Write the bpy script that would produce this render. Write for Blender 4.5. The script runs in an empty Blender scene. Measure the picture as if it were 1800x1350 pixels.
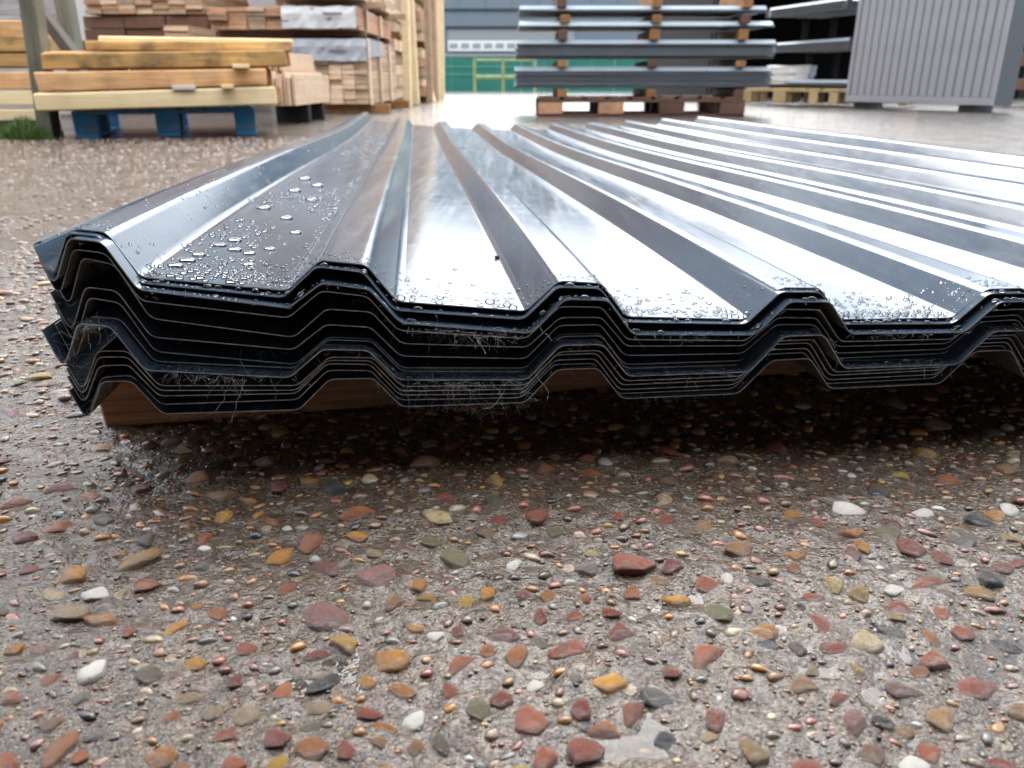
import bpy, bmesh, math, random
import numpy as np
from mathutils import Vector, Matrix, Euler

random.seed(7)
rng = np.random.default_rng(7)
scene = bpy.context.scene
COL = scene.collection
R = math.radians

# ------------------------------------------------------------------ camera
CAM_H, FPX, HORIZON = 0.32, 1400.0, 140.0
PITCH = math.atan((675 - HORIZON) / FPX)
cam_d = bpy.data.cameras.new('camera')
cam = bpy.data.objects.new('camera', cam_d)
COL.objects.link(cam)
cam.location = (0, 0, CAM_H)
cam.rotation_euler = (math.pi / 2 - PITCH, 0, 0)
cam_d.sensor_width = 36
cam_d.lens = 36 * FPX / 1800
cam_d.clip_start = 0.02
cam_d.clip_end = 500
cam_d.dof.use_dof = True
cam_d.dof.focus_distance = 0.66
cam_d.dof.aperture_fstop = 9.5
scene.camera = cam

# ------------------------------------------------------------------ sky and sun (overcast)
SUN_EL, SUN_AZ = 39, 1          # ahead of the camera, behind the cloud
world = bpy.data.worlds.new('World')
scene.world = world
world.use_nodes = True
wn, wl = world.node_tree.nodes, world.node_tree.links
wn.clear()
wo = wn.new('ShaderNodeOutputWorld')
bg = wn.new('ShaderNodeBackground')
sky = wn.new('ShaderNodeTexSky')
sky.sky_type = 'NISHITA'
sky.sun_disc = False
sky.sun_elevation = R(SUN_EL)
sky.sun_rotation = R(SUN_AZ)
sky.dust_density = 4.0
sky.air_density = 1.0
hs = wn.new('ShaderNodeHueSaturation')
hs.inputs['Saturation'].default_value = 0.35
# closed cloud cover over the sky colour: an overcast sky, dimmer and bluer towards the horizon
mx = wn.new('ShaderNodeMixRGB')
mx.inputs[0].default_value = 0.78
tcw = wn.new('ShaderNodeTexCoord')
sxw = wn.new('ShaderNodeSeparateXYZ')
wl.new(tcw.outputs['Generated'], sxw.inputs[0])
rw = wn.new('ShaderNodeValToRGB')
rw.color_ramp.elements[0].position = 0.0
rw.color_ramp.elements[0].color = (.20, .27, .36, 1)
rw.color_ramp.elements[1].position = 0.75
rw.color_ramp.elements[1].color = (1, 1.02, 1.05, 1)
e_ = rw.color_ramp.elements.new(.30)
e_.color = (.54, .59, .65, 1)
wl.new(sxw.outputs['Z'], rw.inputs[0])
cl = wn.new('ShaderNodeVectorMath'); cl.operation = 'SCALE'
cl.inputs['Scale'].default_value = 14.0
wl.new(rw.outputs[0], cl.inputs[0])
wl.new(sky.outputs[0], hs.inputs['Color'])
wl.new(hs.outputs[0], mx.inputs[1])
wl.new(cl.outputs[0], mx.inputs[2])
wl.new(mx.outputs[0], bg.inputs[0])
bg.inputs[1].default_value = 0.15
wl.new(bg.outputs[0], wo.inputs[0])

sun_d = bpy.data.lights.new('sun', 'SUN')
sun_d.energy = 1.5
sun_d.angle = R(48)
sun_d.color = (1.0, 0.97, 0.93)
sun = bpy.data.objects.new('sun', sun_d)
COL.objects.link(sun)
sd = Vector((math.sin(R(SUN_AZ)) * math.cos(R(SUN_EL)), math.cos(R(SUN_AZ)) * math.cos(R(SUN_EL)), math.sin(R(SUN_EL))))
sun.rotation_euler = (-sd).to_track_quat('-Z', 'Y').to_euler()

scene.view_settings.view_transform = 'Standard'
scene.view_settings.look = 'None'
scene.view_settings.exposure = 1.3
scene.view_settings.gamma = 1
scene.view_settings.use_curve_mapping = False
scene.cycles.max_bounces = 8
scene.cycles.transmission_bounces = 6
scene.cycles.transparent_max_bounces = 8
scene.cycles.caustics_reflective = False
scene.cycles.caustics_refractive = False
scene.cycles.sample_clamp_indirect = 6

# ------------------------------------------------------------------ measuring helpers
CP, SP = math.cos(PITCH), math.sin(PITCH)

def ray(px, py):
    u = (px - 900) / FPX
    v = (675 - py) / FPX
    return Vector((u, CP + v * SP, -SP + v * CP))

def at(px, py, Y):
    """point of the yard that stands Y metres ahead, seen at photo position px, py"""
    d = ray(px, py)
    return Vector((0, 0, CAM_H)) + d * (Y / d.y)

def on_z(px, py, z=0.0):
    d = ray(px, py)
    return Vector((0, 0, CAM_H)) + d * ((z - CAM_H) / d.z)

def base_z(y):
    return -0.3 * min(1.0, max(0.0, (y - 9) / 39.0))

# ------------------------------------------------------------------ tagging
def tag(o, label=None, cat=None, group=None, kind=None):
    if label: o['label'] = label
    if cat: o['category'] = cat
    if group: o['group'] = group
    if kind: o['kind'] = kind
    return o

def link(name, me, mat=None, parent=None):
    o = bpy.data.objects.new(name, me)
    COL.objects.link(o)
    if mat is not None and len(me.materials) == 0:
        me.materials.append(mat)
    if parent is not None:
        o.parent = parent
    return o

def empty(name, loc, rz=0.0):
    o = bpy.data.objects.new(name, None)
    COL.objects.link(o)
    o.location = loc
    o.rotation_euler = (0, 0, rz)
    o.empty_display_size = 0.1
    return o

_boxes = {}
def box_mesh(sx, sy, sz, b=0.0, mat=None, seed=0, rough=0.0):
    """box centred on its base, softened edges"""
    key = (round(sx, 4), round(sy, 4), round(sz, 4), b, mat.name if mat else '', seed, rough)
    if key in _boxes: return _boxes[key]
    bm = bmesh.new()
    bmesh.ops.create_cube(bm, size=1)
    rr = random.Random(seed)
    for v in bm.verts:
        v.co = Vector((v.co.x * sx, v.co.y * sy, (v.co.z + .5) * sz))
        if rough:
            v.co += Vector((rr.uniform(-1, 1), rr.uniform(-1, 1), rr.uniform(-1, 1))) * rough
    if b > 0:
        bmesh.ops.bevel(bm, geom=list(bm.edges), offset=b, segments=1, affect='EDGES')
    me = bpy.data.meshes.new('box')
    bm.to_mesh(me); bm.free()
    if mat: me.materials.append(mat)
    _boxes[key] = me
    return me

def box(name, size, loc, mat, parent=None, rot=(0, 0, 0), b=0.003, seed=0, rough=0.0):
    me = box_mesh(size[0], size[1], size[2], b, mat, seed, rough)
    o = link(name, me, None, parent)
    o.location = loc
    o.rotation_euler = rot
    return o

def mesh_from(name, verts, faces, mats, fm=None, smooth=False):
    me = bpy.data.meshes.new(name)
    me.from_pydata([tuple(v) for v in verts], [], faces)
    for m in mats: me.materials.append(m)
    if fm is not None: me.polygons.foreach_set('material_index', fm)
    if smooth: me.polygons.foreach_set('use_smooth', [True] * len(me.polygons))
    me.update()
    return me

def fast_mesh(name, V, F, mats, smooth=True, fm=None):
    """numpy arrays: V (n,3), F (m,k) with one k"""
    V = np.asarray(V, np.float32); F = np.asarray(F, np.int32)
    me = bpy.data.meshes.new(name)
    me.vertices.add(len(V)); me.vertices.foreach_set('co', V.ravel())
    k = F.shape[1]
    me.loops.add(F.size); me.loops.foreach_set('vertex_index', F.ravel())
    me.polygons.add(len(F)); me.polygons.foreach_set('loop_start', np.arange(0, F.size, k, dtype=np.int32))
    me.update(calc_edges=True)
    for m in mats: me.materials.append(m)
    if smooth: me.polygons.foreach_set('use_smooth', np.ones(len(F), bool))
    if fm is not None: me.polygons.foreach_set('material_index', np.asarray(fm, np.int32))
    me.validate()
    return me

# ------------------------------------------------------------------ numeric noise
def vnoise(x, y, cell, seed):
    r = np.random.default_rng(seed)
    G = r.random((257, 257))
    G[256] = G[0]; G[:, 256] = G[:, 0]
    fx = np.mod(x / cell, 256); fy = np.mod(y / cell, 256)
    ix = np.floor(fx).astype(int) % 256; iy = np.floor(fy).astype(int) % 256
    tx = fx - np.floor(fx); ty = fy - np.floor(fy)
    tx = tx * tx * (3 - 2 * tx); ty = ty * ty * (3 - 2 * ty)
    a = G[ix, iy] * (1 - tx) + G[ix + 1, iy] * tx
    b = G[ix, iy + 1] * (1 - tx) + G[ix + 1, iy + 1] * tx
    return (a * (1 - ty) + b * ty) * 2 - 1

# ------------------------------------------------------------------ materials
class NT:
    def __init__(s, name):
        s.m = bpy.data.materials.new(name)
        s.m.use_nodes = True
        s.n = s.m.node_tree.nodes; s.l = s.m.node_tree.links
        s.p = s.n['Principled BSDF']
    def new(s, t, **kw):
        q = s.n.new(t)
        for k, v in kw.items(): setattr(q, k, v)
        return q
    def link(s, a, b): s.l.new(a, b)
    def coords(s, scale=(1, 1, 1), kind='Object', rot=(0, 0, 0)):
        tc = s.new('ShaderNodeTexCoord'); mp = s.new('ShaderNodeMapping')
        mp.inputs['Scale'].default_value = scale
        mp.inputs['Rotation'].default_value = rot
        s.link(tc.outputs[kind], mp.inputs[0])
        return mp.outputs[0]
    def noise(s, co, scale, detail=4, rough=.6, dist=0.0):
        q = s.new('ShaderNodeTexNoise')
        q.inputs['Scale'].default_value = scale
        q.inputs['Detail'].default_value = detail
        q.inputs['Roughness'].default_value = rough
        q.inputs['Distortion'].default_value = dist
        if co is not None: s.link(co, q.inputs['Vector'])
        return q.outputs[0]
    def voro(s, co, scale, feat='F1', out=0):
        q = s.new('ShaderNodeTexVoronoi', feature=feat)
        q.inputs['Scale'].default_value = scale
        if co is not None: s.link(co, q.inputs['Vector'])
        return q.outputs[out]
    def ramp(s, fac, stops):
        q = s.new('ShaderNodeValToRGB')
        e = q.color_ramp.elements
        while len(e) < len(stops): e.new(0.5)
        for i, (p, c) in enumerate(stops):
            e[i].position = p
            e[i].color = (c, c, c, 1) if not hasattr(c, '__len__') else (*c[:3], 1)
        s.link(fac, q.inputs[0])
        return q.outputs[0]
    def mix(s, fac, a, b, mode='MIX'):
        q = s.new('ShaderNodeMixRGB', blend_type=mode)
        for i, x in enumerate((fac, a, b)):
            if hasattr(x, 'default_value') or hasattr(x, 'is_output'): s.link(x, q.inputs[i])
            elif i == 0: q.inputs[0].default_value = x
            else: q.inputs[i].default_value = (*x[:3], 1)
        return q.outputs[0]
    def math(s, op, a, b=0.0):
        q = s.new('ShaderNodeMath', operation=op)
        for i, x in enumerate((a, b)):
            if hasattr(x, 'is_output'): s.link(x, q.inputs[i])
            else: q.inputs[i].default_value = x
        return q.outputs[0]
    def bump(s, h, strength=.5, dist=.002, nrm=None):
        q = s.new('ShaderNodeBump')
        q.inputs['Strength'].default_value = strength
        q.inputs['Distance'].default_value = dist
        s.link(h, q.inputs['Height'])
        if nrm is not None: s.link(nrm, q.inputs['Normal'])
        return q.outputs[0]
    def set(s, color=None, rough=None, spec=None, metal=None, normal=None, coat=None, coat_rough=None):
        for key, v in (('Base Color', color), ('Roughness', rough), ('Specular IOR Level', spec), ('Metallic', metal),
                       ('Normal', normal), ('Coat Weight', coat), ('Coat Roughness', coat_rough)):
            if v is None: continue
            if hasattr(v, 'is_output'): s.link(v, s.p.inputs[key])
            elif key == 'Base Color': s.p.inputs[key].default_value = (*v[:3], 1)
            else: s.p.inputs[key].default_value = v
        return s.m

def objrand(t):
    return t.new('ShaderNodeObjectInfo').outputs['Random']

def m_wood(name, a, b, grain=(3, 40, 40), rough=.6, vary=.35, dirt=.35):
    t = NT(name)
    oi = t.new('ShaderNodeObjectInfo')
    tc = t.new('ShaderNodeTexCoord')
    add = t.new('ShaderNodeVectorMath', operation='ADD')
    sc = t.new('ShaderNodeVectorMath', operation='SCALE')
    cmb = t.new('ShaderNodeCombineXYZ')
    for i in range(3): t.link(oi.outputs['Random'], cmb.inputs[i])
    t.link(cmb.outputs[0], sc.inputs[0]); sc.inputs['Scale'].default_value = 37.0
    t.link(tc.outputs['Object'], add.inputs[0]); t.link(sc.outputs[0], add.inputs[1])
    mp = t.new('ShaderNodeMapping'); mp.inputs['Scale'].default_value = grain
    t.link(add.outputs[0], mp.inputs[0])
    g = t.noise(mp.outputs[0], 1.0, 6, .65, .8)
    fine = t.noise(mp.outputs[0], 4.0, 4, .6)
    c = t.mix(t.ramp(g, [(.32, 0), (.68, 1)]), a, b)
    c = t.mix(t.math('MULTIPLY', t.ramp(fine, [(.5, 0), (.75, 1)]), .35), c, tuple(x * .45 for x in a))
    blot = t.noise(add.outputs[0], 6.0, 3)
    c = t.mix(t.math('MULTIPLY', t.ramp(blot, [(.48, 0), (.72, 1)]), dirt), c, (.07, .055, .04))
    hv = t.new('ShaderNodeHueSaturation')
    hv.inputs['Saturation'].default_value = .95
    vv = t.math('MULTIPLY', t.math('ADD', t.math('MULTIPLY', oi.outputs['Random'], vary), 1 - vary * .5), .72)
    t.link(vv, hv.inputs['Value']); t.link(c, hv.inputs['Color'])
    return t.set(hv.outputs[0], rough, .35, normal=t.bump(fine, .35, .002))

M = {}
M['bearer'] = m_wood('bearer_wood', (.22, .075, .028), (.66, .31, .125), (5, 60, 110), .4)
M['sleeper'] = m_wood('sleeper_wood', (.72, .32, .10), (1.0, .62, .29), (2, 25, 40), .65, .45, .35)
M['sleeper_pale'] = m_wood('sleeper_pale_wood', (.98, .74, .38), (1.1, .90, .56), (2, 25, 40), .65, .15, .12)
M['sleeper_brown'] = m_wood('sleeper_brown_wood', (.42, .21, .06), (.88, .53, .16), (2, 25, 40), .65, .3, .75)
M['board'] = m_wood('board_wood', (.76, .50, .31), (.95, .70, .48), (30, 2, 40), .7, .3, .15)
M['board_red'] = m_wood('red_board_wood', (.48, .22, .11), (.68, .38, .21), (30, 2, 40), .7, .35, .3)
M['board_dark'] = m_wood('dark_board_wood', (.13, .06, .035), (.24, .115, .06), (30, 2, 40), .7, .4, .3)
M['board_tan'] = m_wood('tan_board_wood', (.46, .30, .18), (.64, .45, .29), (30, 2, 40), .7, .4, .3)
M['block_orange'] = m_wood('orange_block_wood', (.22, .09, .025), (.40, .19, .055), (20, 4, 20), .6, .5, .3)
M['block_dark'] = m_wood('dark_pallet_wood', (.10, .045, .028), (.17, .08, .05), (5, 20, 20), .6, .4, .3)
M['pallet_pale'] = m_wood('pale_pallet_wood', (.42, .29, .13), (.58, .42, .2), (5, 20, 20), .65, .3, .3)
M['post'] = m_wood('weathered_post_wood', (.13, .135, .095), (.24, .235, .175), (30, 30, 2), .75, .3, .35)
M['brace'] = m_wood('brace_wood', (.085, .07, .055), (.16, .13, .105), (30, 30, 2), .75, .3, .3)
M['grey_board'] = m_wood('grey_board_wood', (.36, .335, .33), (.52, .49, .48), (2, 30, 30), .8, .25, .25)

def m_blue_pallet():
    t = NT('blue_pallet_paint')
    co = t.coords((6, 6, 6))
    n = t.noise(co, 2.0, 5, .7)
    c = t.mix(t.ramp(n, [(.50, 0), (.66, 1)]), (.045, .30, .62), (.24, .23, .22))
    n2 = t.noise(co, 9.0, 3)
    c = t.mix(t.math('MULTIPLY', n2, .4), c, (.02, .07, .14))
    return t.set(c, .6, .3, normal=t.bump(n2, .3, .003))
M['pallet_blue'] = m_blue_pallet()
M['pallet_worn'] = m_wood('worn_pallet_wood', (.16, .15, .14), (.30, .28, .26), (5, 20, 20), .7, .3, .3)

def m_plain(name, col, rough=.5, spec=.5, metal=0, var=.12, scale=8, bump=.0):
    t = NT(name)
    co = t.coords((1, 1, 1))
    n = t.noise(co, scale, 5)
    col = tuple(x * .72 for x in col)
    c = t.mix(t.ramp(n, [(.3, 0), (.7, 1)]), tuple(x * (1 - var) for x in col), tuple(min(1, x * (1 + var)) for x in col))
    nn = t.bump(n, bump, .003) if bump else None
    return t.set(c, rough, spec, metal, nn)

M['wrap'] = m_plain('white_wrap', (.72, .72, .73), .4, .4, var=.15, scale=9, bump=.5)
M['wrap_grey'] = m_plain('grey_wrap', (.46, .47, .52), .35, .4, var=.25, scale=9, bump=.5)
M['print'] = m_plain('grey_print', (.16, .17, .2), .6, var=.1)
M['clad'] = m_plain('blue_grey_cladding', (.155, .195, .235), .55, .4, var=.06, scale=.8)
M['clad_dark'] = m_plain('slate_cladding', (.10, .13, .16), .4, .5, var=.08, scale=.8)
M['clad_grey'] = m_plain('grey_cladding', (.36, .37, .38), .55, .4, var=.06, scale=.8)
M['white_clad'] = m_plain('pale_cladding', (.62, .64, .66), .55, .4, var=.06, scale=.8)
M['pale_warm'] = m_plain('pale_warm_cladding', (.58, .55, .53), .55, .4, var=.08, scale=.8)
M['recess'] = m_plain('recess_grey', (.27, .29, .30), .6, var=.05)
M['black_trim'] = m_plain('black_trim', (.02, .022, .025), .5)
M['white_frame'] = m_plain('white_frame', (.78, .79, .80), .45, var=.04)
M['pane'] = m_plain('pane_grey', (.30, .33, .35), .15, .6, var=.1)
M['green_panel'] = m_plain('green_panel', (.010, .155, .115), .45, .4, var=.15, scale=2)
M['green_rail'] = m_plain('green_rail', (.09, .30, .24), .45, .4, var=.1)
M['yellow_green'] = m_plain('yellow_green_paint', (.24, .31, .14), .5, .4, var=.2, scale=6)
M['shed_dark'] = m_plain('dark_shed_wall', (.018, .016, .015), .8, .2, var=.3, scale=2)
M['stack_sheet'] = m_plain('stacked_sheet_steel', (.42, .49, .56), .38, .5, .0, var=.12, scale=3)
M['stack_sheet_sheen'] = m_plain('sky_sheen_stacked_sheet', (.98, 1.15, 1.2), .3, .5, .0, var=.08, scale=3)  # sky reflection on the wet steel put into the base colour
M['stack_under'] = m_plain('sheet_underside', (.12, .125, .13), .6, .3, var=.2, scale=4)
M['stack_edge'] = m_plain('sheet_cut_edge', (.40, .39, .39), .45, .5, .3, var=.2, scale=60)
M['rib_panel'] = m_plain('ribbed_panel_grey', (.34, .34, .365), .5, .4, var=.07, scale=3)
M['rib_panel_dark'] = m_plain('ribbed_panel_side', (.07, .08, .09), .5, .4, var=.1, scale=3)
M['crumb'] = m_plain('black_crumb', (.015, .013, .012), .6)
M['silk'] = m_plain('white_fluff', (1.2, 1.22, 1.25), .6, .3, var=.05)

def m_sheet():
    t = NT('slate_painted_steel')
    co = t.coords((1, 1, 1))
    n = t.noise(t.coords((3, 1.2, 3)), 2.2, 2, .4)
    sm = t.noise(t.coords((1, 1, 1)), 30, 6, .7)
    streak = t.noise(t.coords((60, 1.5, 60)), 1.0, 5, .7)
    rough = t.math('ADD', t.math('MULTIPLY', t.ramp(sm, [(.4, 0), (.8, 1)]), .06),
                   t.math('ADD', t.math('MULTIPLY', t.ramp(streak, [(.45, 0), (.8, 1)]), .08), .12))
    speck = t.ramp(t.noise(co, 420, 2), [(.68, 0), (.74, 1)])
    c = t.mix(t.math('MULTIPLY', speck, .30), (.042, .066, .098), (.36, .40, .44))
    c = t.mix(t.math('MULTIPLY', t.ramp(streak, [(.45, 0), (.8, 1)]), .10), c, (.25, .26, .27))
    nn = t.bump(n, .13, .0035)
    return t.set(c, rough, .6, 0, nn)
M['sheet'] = m_sheet()
M['sheet_under'] = m_plain('sheet_back_coat', (.24, .225, .21), .65, .3, var=.25, scale=30)
def m_edge():
    t = NT('cut_steel_edge')
    n = t.noise(t.coords((1, 1, 1)), 160, 4, .7)
    c = t.mix(t.ramp(n, [(.35, 0), (.7, 1)]), (.28, .29, .31), (.68, .72, .77))
    return t.set(c, .4, .5, .15)
M['edge'] = m_edge()
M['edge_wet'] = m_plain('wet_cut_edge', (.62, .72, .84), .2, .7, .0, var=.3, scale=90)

def m_water(name, ior=1.33, bump=None, tint=(.93, .93, .92)):
    t = NT(name)
    t.n.remove(t.p)
    out = t.n['Material Output']
    fr = t.new('ShaderNodeFresnel'); fr.inputs['IOR'].default_value = ior
    tr = t.new('ShaderNodeBsdfTransparent'); tr.inputs[0].default_value = (*tint, 1)
    gl = t.new('ShaderNodeBsdfGlossy'); gl.inputs['Roughness'].default_value = .02
    mixs = t.new('ShaderNodeMixShader')
    if bump:
        nb = t.bump(t.noise(t.coords((1, 1, 1)), bump[0], 3, .5), bump[1], bump[2])
        t.link(nb, fr.inputs['Normal']); t.link(nb, gl.inputs['Normal'])
    t.link(fr.outputs[0], mixs.inputs[0]); t.link(tr.outputs[0], mixs.inputs[1]); t.link(gl.outputs[0], mixs.inputs[2])
    t.link(mixs.outputs[0], out.inputs['Surface'])
    return t.m
M['water'] = m_water('rain_water_film', 1.42, (60, .35, .0025))
M['drop'] = m_water('rain_drop', 1.36, None, (.84, .87, .90))

# ground: wet exposed-aggregate concrete
def m_ground():
    t = NT('wet_aggregate_concrete')
    co = t.coords((1, 1, 1))
    big = t.noise(co, 1.3, 5, .6)
    mid = t.noise(co, 22, 6, .7)
    fine = t.noise(co, 260, 4, .75)
    base = t.mix(t.ramp(mid, [(.3, 0), (.7, 1)]), (.046, .036, .025), (.125, .098, .068))
    base = t.mix(t.ramp(big, [(.42, 0), (.7, 1)]), base, (.135, .098, .064))
    # sand grains of many colours
    g1 = t.new('ShaderNodeTexVoronoi'); g1.inputs['Scale'].default_value = 420; t.link(co, g1.inputs['Vector'])
    sep = t.new('ShaderNodeSeparateColor'); t.link(g1.outputs['Color'], sep.inputs[0])
    grain = t.ramp(sep.outputs[0], [(0, (.012, .011, .009)), (.25, (.05, .040, .029)), (.5, (.10, .078, .055)), (.72, (.17, .095, .055)), (.86, (.22, .18, .13)), (1, (.36, .32, .27))])
    base = t.mix(.62, base, grain)
    # small stones, the size that stays readable a few metres away
    g2 = t.new('ShaderNodeTexVoronoi'); g2.inputs['Scale'].default_value = 75; g2.inputs['Randomness'].default_value = 1; t.link(co, g2.inputs['Vector'])
    sep2 = t.new('ShaderNodeSeparateColor'); t.link(g2.outputs['Color'], sep2.inputs[0])
    stone = t.ramp(sep2.outputs[0], [(0, (.03, .027, .025)), (.3, (.085, .045, .03)), (.5, (.10, .085, .07)), (.7, (.13, .07, .04)), (.85, (.18, .15, .11)), (1, (.62, .58, .52))])
    inside = t.math('MULTIPLY', t.ramp(g2.outputs['Distance'], [(.28, 1), (.38, 0)]), t.ramp(sep2.outputs[1], [(.50, 0), (.55, 1)]))
    base = t.mix(t.math('MULTIPLY', inside, .85), base, stone)
    base = t.mix(1.0, base, (.50, .41, .31), 'MULTIPLY')
    # paler farther into the yard: sky sheen on wet concrete put into the colour
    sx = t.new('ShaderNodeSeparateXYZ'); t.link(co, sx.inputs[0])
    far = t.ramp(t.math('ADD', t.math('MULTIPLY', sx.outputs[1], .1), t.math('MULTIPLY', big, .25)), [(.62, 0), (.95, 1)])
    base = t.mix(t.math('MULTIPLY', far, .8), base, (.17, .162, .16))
    h = t.math('ADD', t.math('MULTIPLY', fine, .6), t.math('MULTIPLY', g1.outputs['Distance'], -.5))
    h2 = t.math('ADD', t.math('MULTIPLY', mid, 1.0), t.math('MULTIPLY', inside, .35))
    n1 = t.bump(h2, .6, .006)
    n2 = t.bump(h, .85, .0026, n1)
    wet = t.noise(co, 5.0, 5, .65)
    rough = t.math('ADD', t.math('MULTIPLY', t.ramp(wet, [(.35, 0), (.65, 1)]), .20), .13)
    t.set(base, rough, .5, 0, n2)
    t.link(t.ramp(wet, [(.34, .35), (.64, .90)]), t.p.inputs['Coat Weight'])
    t.p.inputs['Coat Roughness'].default_value = .05
    t.p.inputs['Coat IOR'].default_value = 1.33
    t.link(t.bump(t.math('ADD', t.noise(co, 95, 3, .55), t.math('MULTIPLY', g2.outputs['Distance'], -.5)), .6, .006), t.p.inputs['Coat Normal'])
    return t.m
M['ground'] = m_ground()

STONE = {'R': (.36, .105, .058), 'P': (.23, .085, .072), 'O': (.56, .23, .035), 'Y': (.50, .31, .085), 'B': (.31, .165, .082),
         'G': (.19, .172, .15), 'D': (.14, .12, .055), 'K': (.018, .02, .023), 'W': (.62, .60, .55), 'C': (.56, .43, .26), 'T': (.38, .27, .16)}
KIND_WORD = {'R': 'red', 'P': 'purple', 'O': 'orange', 'Y': 'yellow', 'B': 'brown', 'G': 'grey', 'D': 'olive', 'K': 'black', 'W': 'white', 'C': 'cream', 'T': 'tan'}

def stone_surface(t, col_socket_or_rgb, mottle=.7):
    co = t.coords((1, 1, 1), 'Object')
    n = t.noise(co, 3.0, 6, .7)
    f = t.noise(co, 11.0, 4, .7)
    dark = t.mix(1.0, col_socket_or_rgb, (.52, .48, .46), 'MULTIPLY')
    c = t.mix(t.math('MULTIPLY', t.ramp(n, [(.35, 0), (.7, 1)]), mottle), col_socket_or_rgb, dark)
    c = t.mix(t.math('MULTIPLY', t.ramp(f, [(.62, 0), (.72, 1)]), .35), c, (.45, .38, .32))
    # cement skin still clinging to the stone
    tcw_ = t.new('ShaderNodeNewGeometry')
    skin = t.noise(tcw_.outputs['Position'], 130, 5, .7)
    c = t.mix(t.math('MULTIPLY', t.ramp(skin, [(.50, 0), (.60, 1)]), .0 if mottle < .3 else .5), c, (.10, .082, .060))
    rough = t.math('ADD', t.math('MULTIPLY', n, .16), .08)
    g = t.noise(co, 26.0, 3, .7)
    nn = t.bump(t.math('ADD', t.math('ADD', t.math('MULTIPLY', f, .6), n), t.math('MULTIPLY', g, .45)), 1.0, .0016)
    t.set(c, rough, .5, 0, nn)
    t.p.inputs['Coat Weight'].default_value = 1.0
    t.p.inputs['Coat IOR'].default_value = 1.36
    t.p.inputs['Coat Roughness'].default_value = .04
    t.link(t.bump(t.math('ADD', n, t.math('MULTIPLY', g, .35)), .9, .0020), t.p.inputs['Coat Normal'])
for k, c in STONE.items():
    t = NT('wet_' + KIND_WORD[k] + '_stone')
    hv = t.new('ShaderNodeHueSaturation'); hv.inputs['Color'].default_value = (*c, 1); hv.inputs['Saturation'].default_value = 1.18
    r_ = objrand(t)
    t.link(t.math('ADD', t.math('MULTIPLY', r_, .5), .36), hv.inputs['Value'])
    t.link(t.math('ADD', t.math('MULTIPLY', r_, .03), .485), hv.inputs['Hue'])
    if k == 'W': hv.inputs['Value'].default_value = 1.0; t.m.node_tree.links.remove(hv.inputs['Value'].links[0])
    stone_surface(t, hv.outputs[0], .25 if k == 'W' else .55)
    M['stone_' + k] = t.m
def m_gravel():
    t = NT('wet_gravel')
    at_ = t.new('ShaderNodeAttribute', attribute_name='Col')
    co = t.coords((1, 1, 1))
    n = t.noise(co, 190, 4, .7)
    c = t.mix(t.math('MULTIPLY', t.ramp(n, [(.4, 0), (.7, 1)]), .4), at_.outputs['Color'], (.10, .08, .065))
    t.set(c, t.math('ADD', t.math('MULTIPLY', n, .25), .10), .5, 0, t.bump(n, .7, .002))
    t.p.inputs['Coat Weight'].default_value = .8
    t.p.inputs['Coat IOR'].default_value = 1.34
    t.p.inputs['Coat Roughness'].default_value = .05
    return t.m
M['gravel'] = m_gravel()
def m_grass():
    t = NT('grass_blades')
    n = objrand(t)
    c = t.mix(t.noise(t.coords((1, 1, 1)), 20, 3), (.022, .065, .010), (.085, .14, .025))
    return t.set(c, .6, .3)
M['grass'] = m_grass()

# ------------------------------------------------------------------ ground
def axis(lo, hi, step, out_lo, out_hi, grow):
    a = list(np.arange(lo, hi + step / 2, step))
    s = step; x = a[-1]
    while x < out_hi: s *= grow; x += s; a.append(x)
    s = step; x = a[0]; pre = []
    while x > out_lo: s *= grow; x -= s; pre.append(x)
    return np.array(pre[::-1] + a)

def relief(x, y):
    near = 1.0 / (1.0 + np.maximum(0, np.hypot(x, y) - 1.6) ** 2 * .25)
    z = .0016 * vnoise(x, y, .055, 1) + .0017 * vnoise(x + .3, y, .021, 2) + .0016 * vnoise(x, y + .7, .0105, 3)
    z = z + .0035 * vnoise(x, y, .33, 4)
    return z * near - .0006
def ground_z(x, y):
    x = np.asarray(x, float); y = np.asarray(y, float)
    return relief(x, y) - .3 * np.clip((y - 9) / 39., 0, 1)

gx = axis(-.95, 1.0, .0042, -90, 90, 1.07)
gy = axis(.27, 1.35, .0042, -60, 160, 1.05)
GX, GY = np.meshgrid(gx, gy, indexing='ij')
GZ = ground_z(GX, GY)
V = np.stack([GX, GY, GZ], -1).reshape(-1, 3)
nx, ny = len(gx), len(gy)
I = np.arange(nx * ny).reshape(nx, ny)
F = np.stack([I[:-1, :-1], I[1:, :-1], I[1:, 1:], I[:-1, 1:]], -1).reshape(-1, 4)
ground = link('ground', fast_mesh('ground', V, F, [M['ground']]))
tag(ground, 'wet exposed aggregate concrete yard floor', kind='structure')

# water film lying between the stones
wx = np.arange(-1.15, 1.25, .008); wy = np.arange(.26, 1.15, .008)
WX, WY = np.meshgrid(wx, wy, indexing='ij')
def sst(a): a = np.clip(a, 0, 1); return a * a * (3 - 2 * a)
WZ = (-.0052 + .0026 * sst((.56 - WY) / .20) + .0008 * sst((WX + .05) / .3) * sst((.62 - WY) / .1) + .0010 * sst((-.22 - WX) / .2) * sst((1.0 - WY) / .4)
      + .0005 * vnoise(WX, WY, .12, 21) + .0035 * vnoise(WX, WY, .33, 4))
V = np.stack([WX, WY, WZ], -1).reshape(-1, 3)
I = np.arange(len(wx) * len(wy)).reshape(len(wx), len(wy))
F = np.stack([I[:-1, :-1], I[1:, :-1], I[1:, 1:], I[:-1, 1:]], -1).reshape(-1, 4)
water = link('water', fast_mesh('water', V, F, [M['water']]))
tag(water, 'thin film of rain water lying between the stones', kind='structure')

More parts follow.
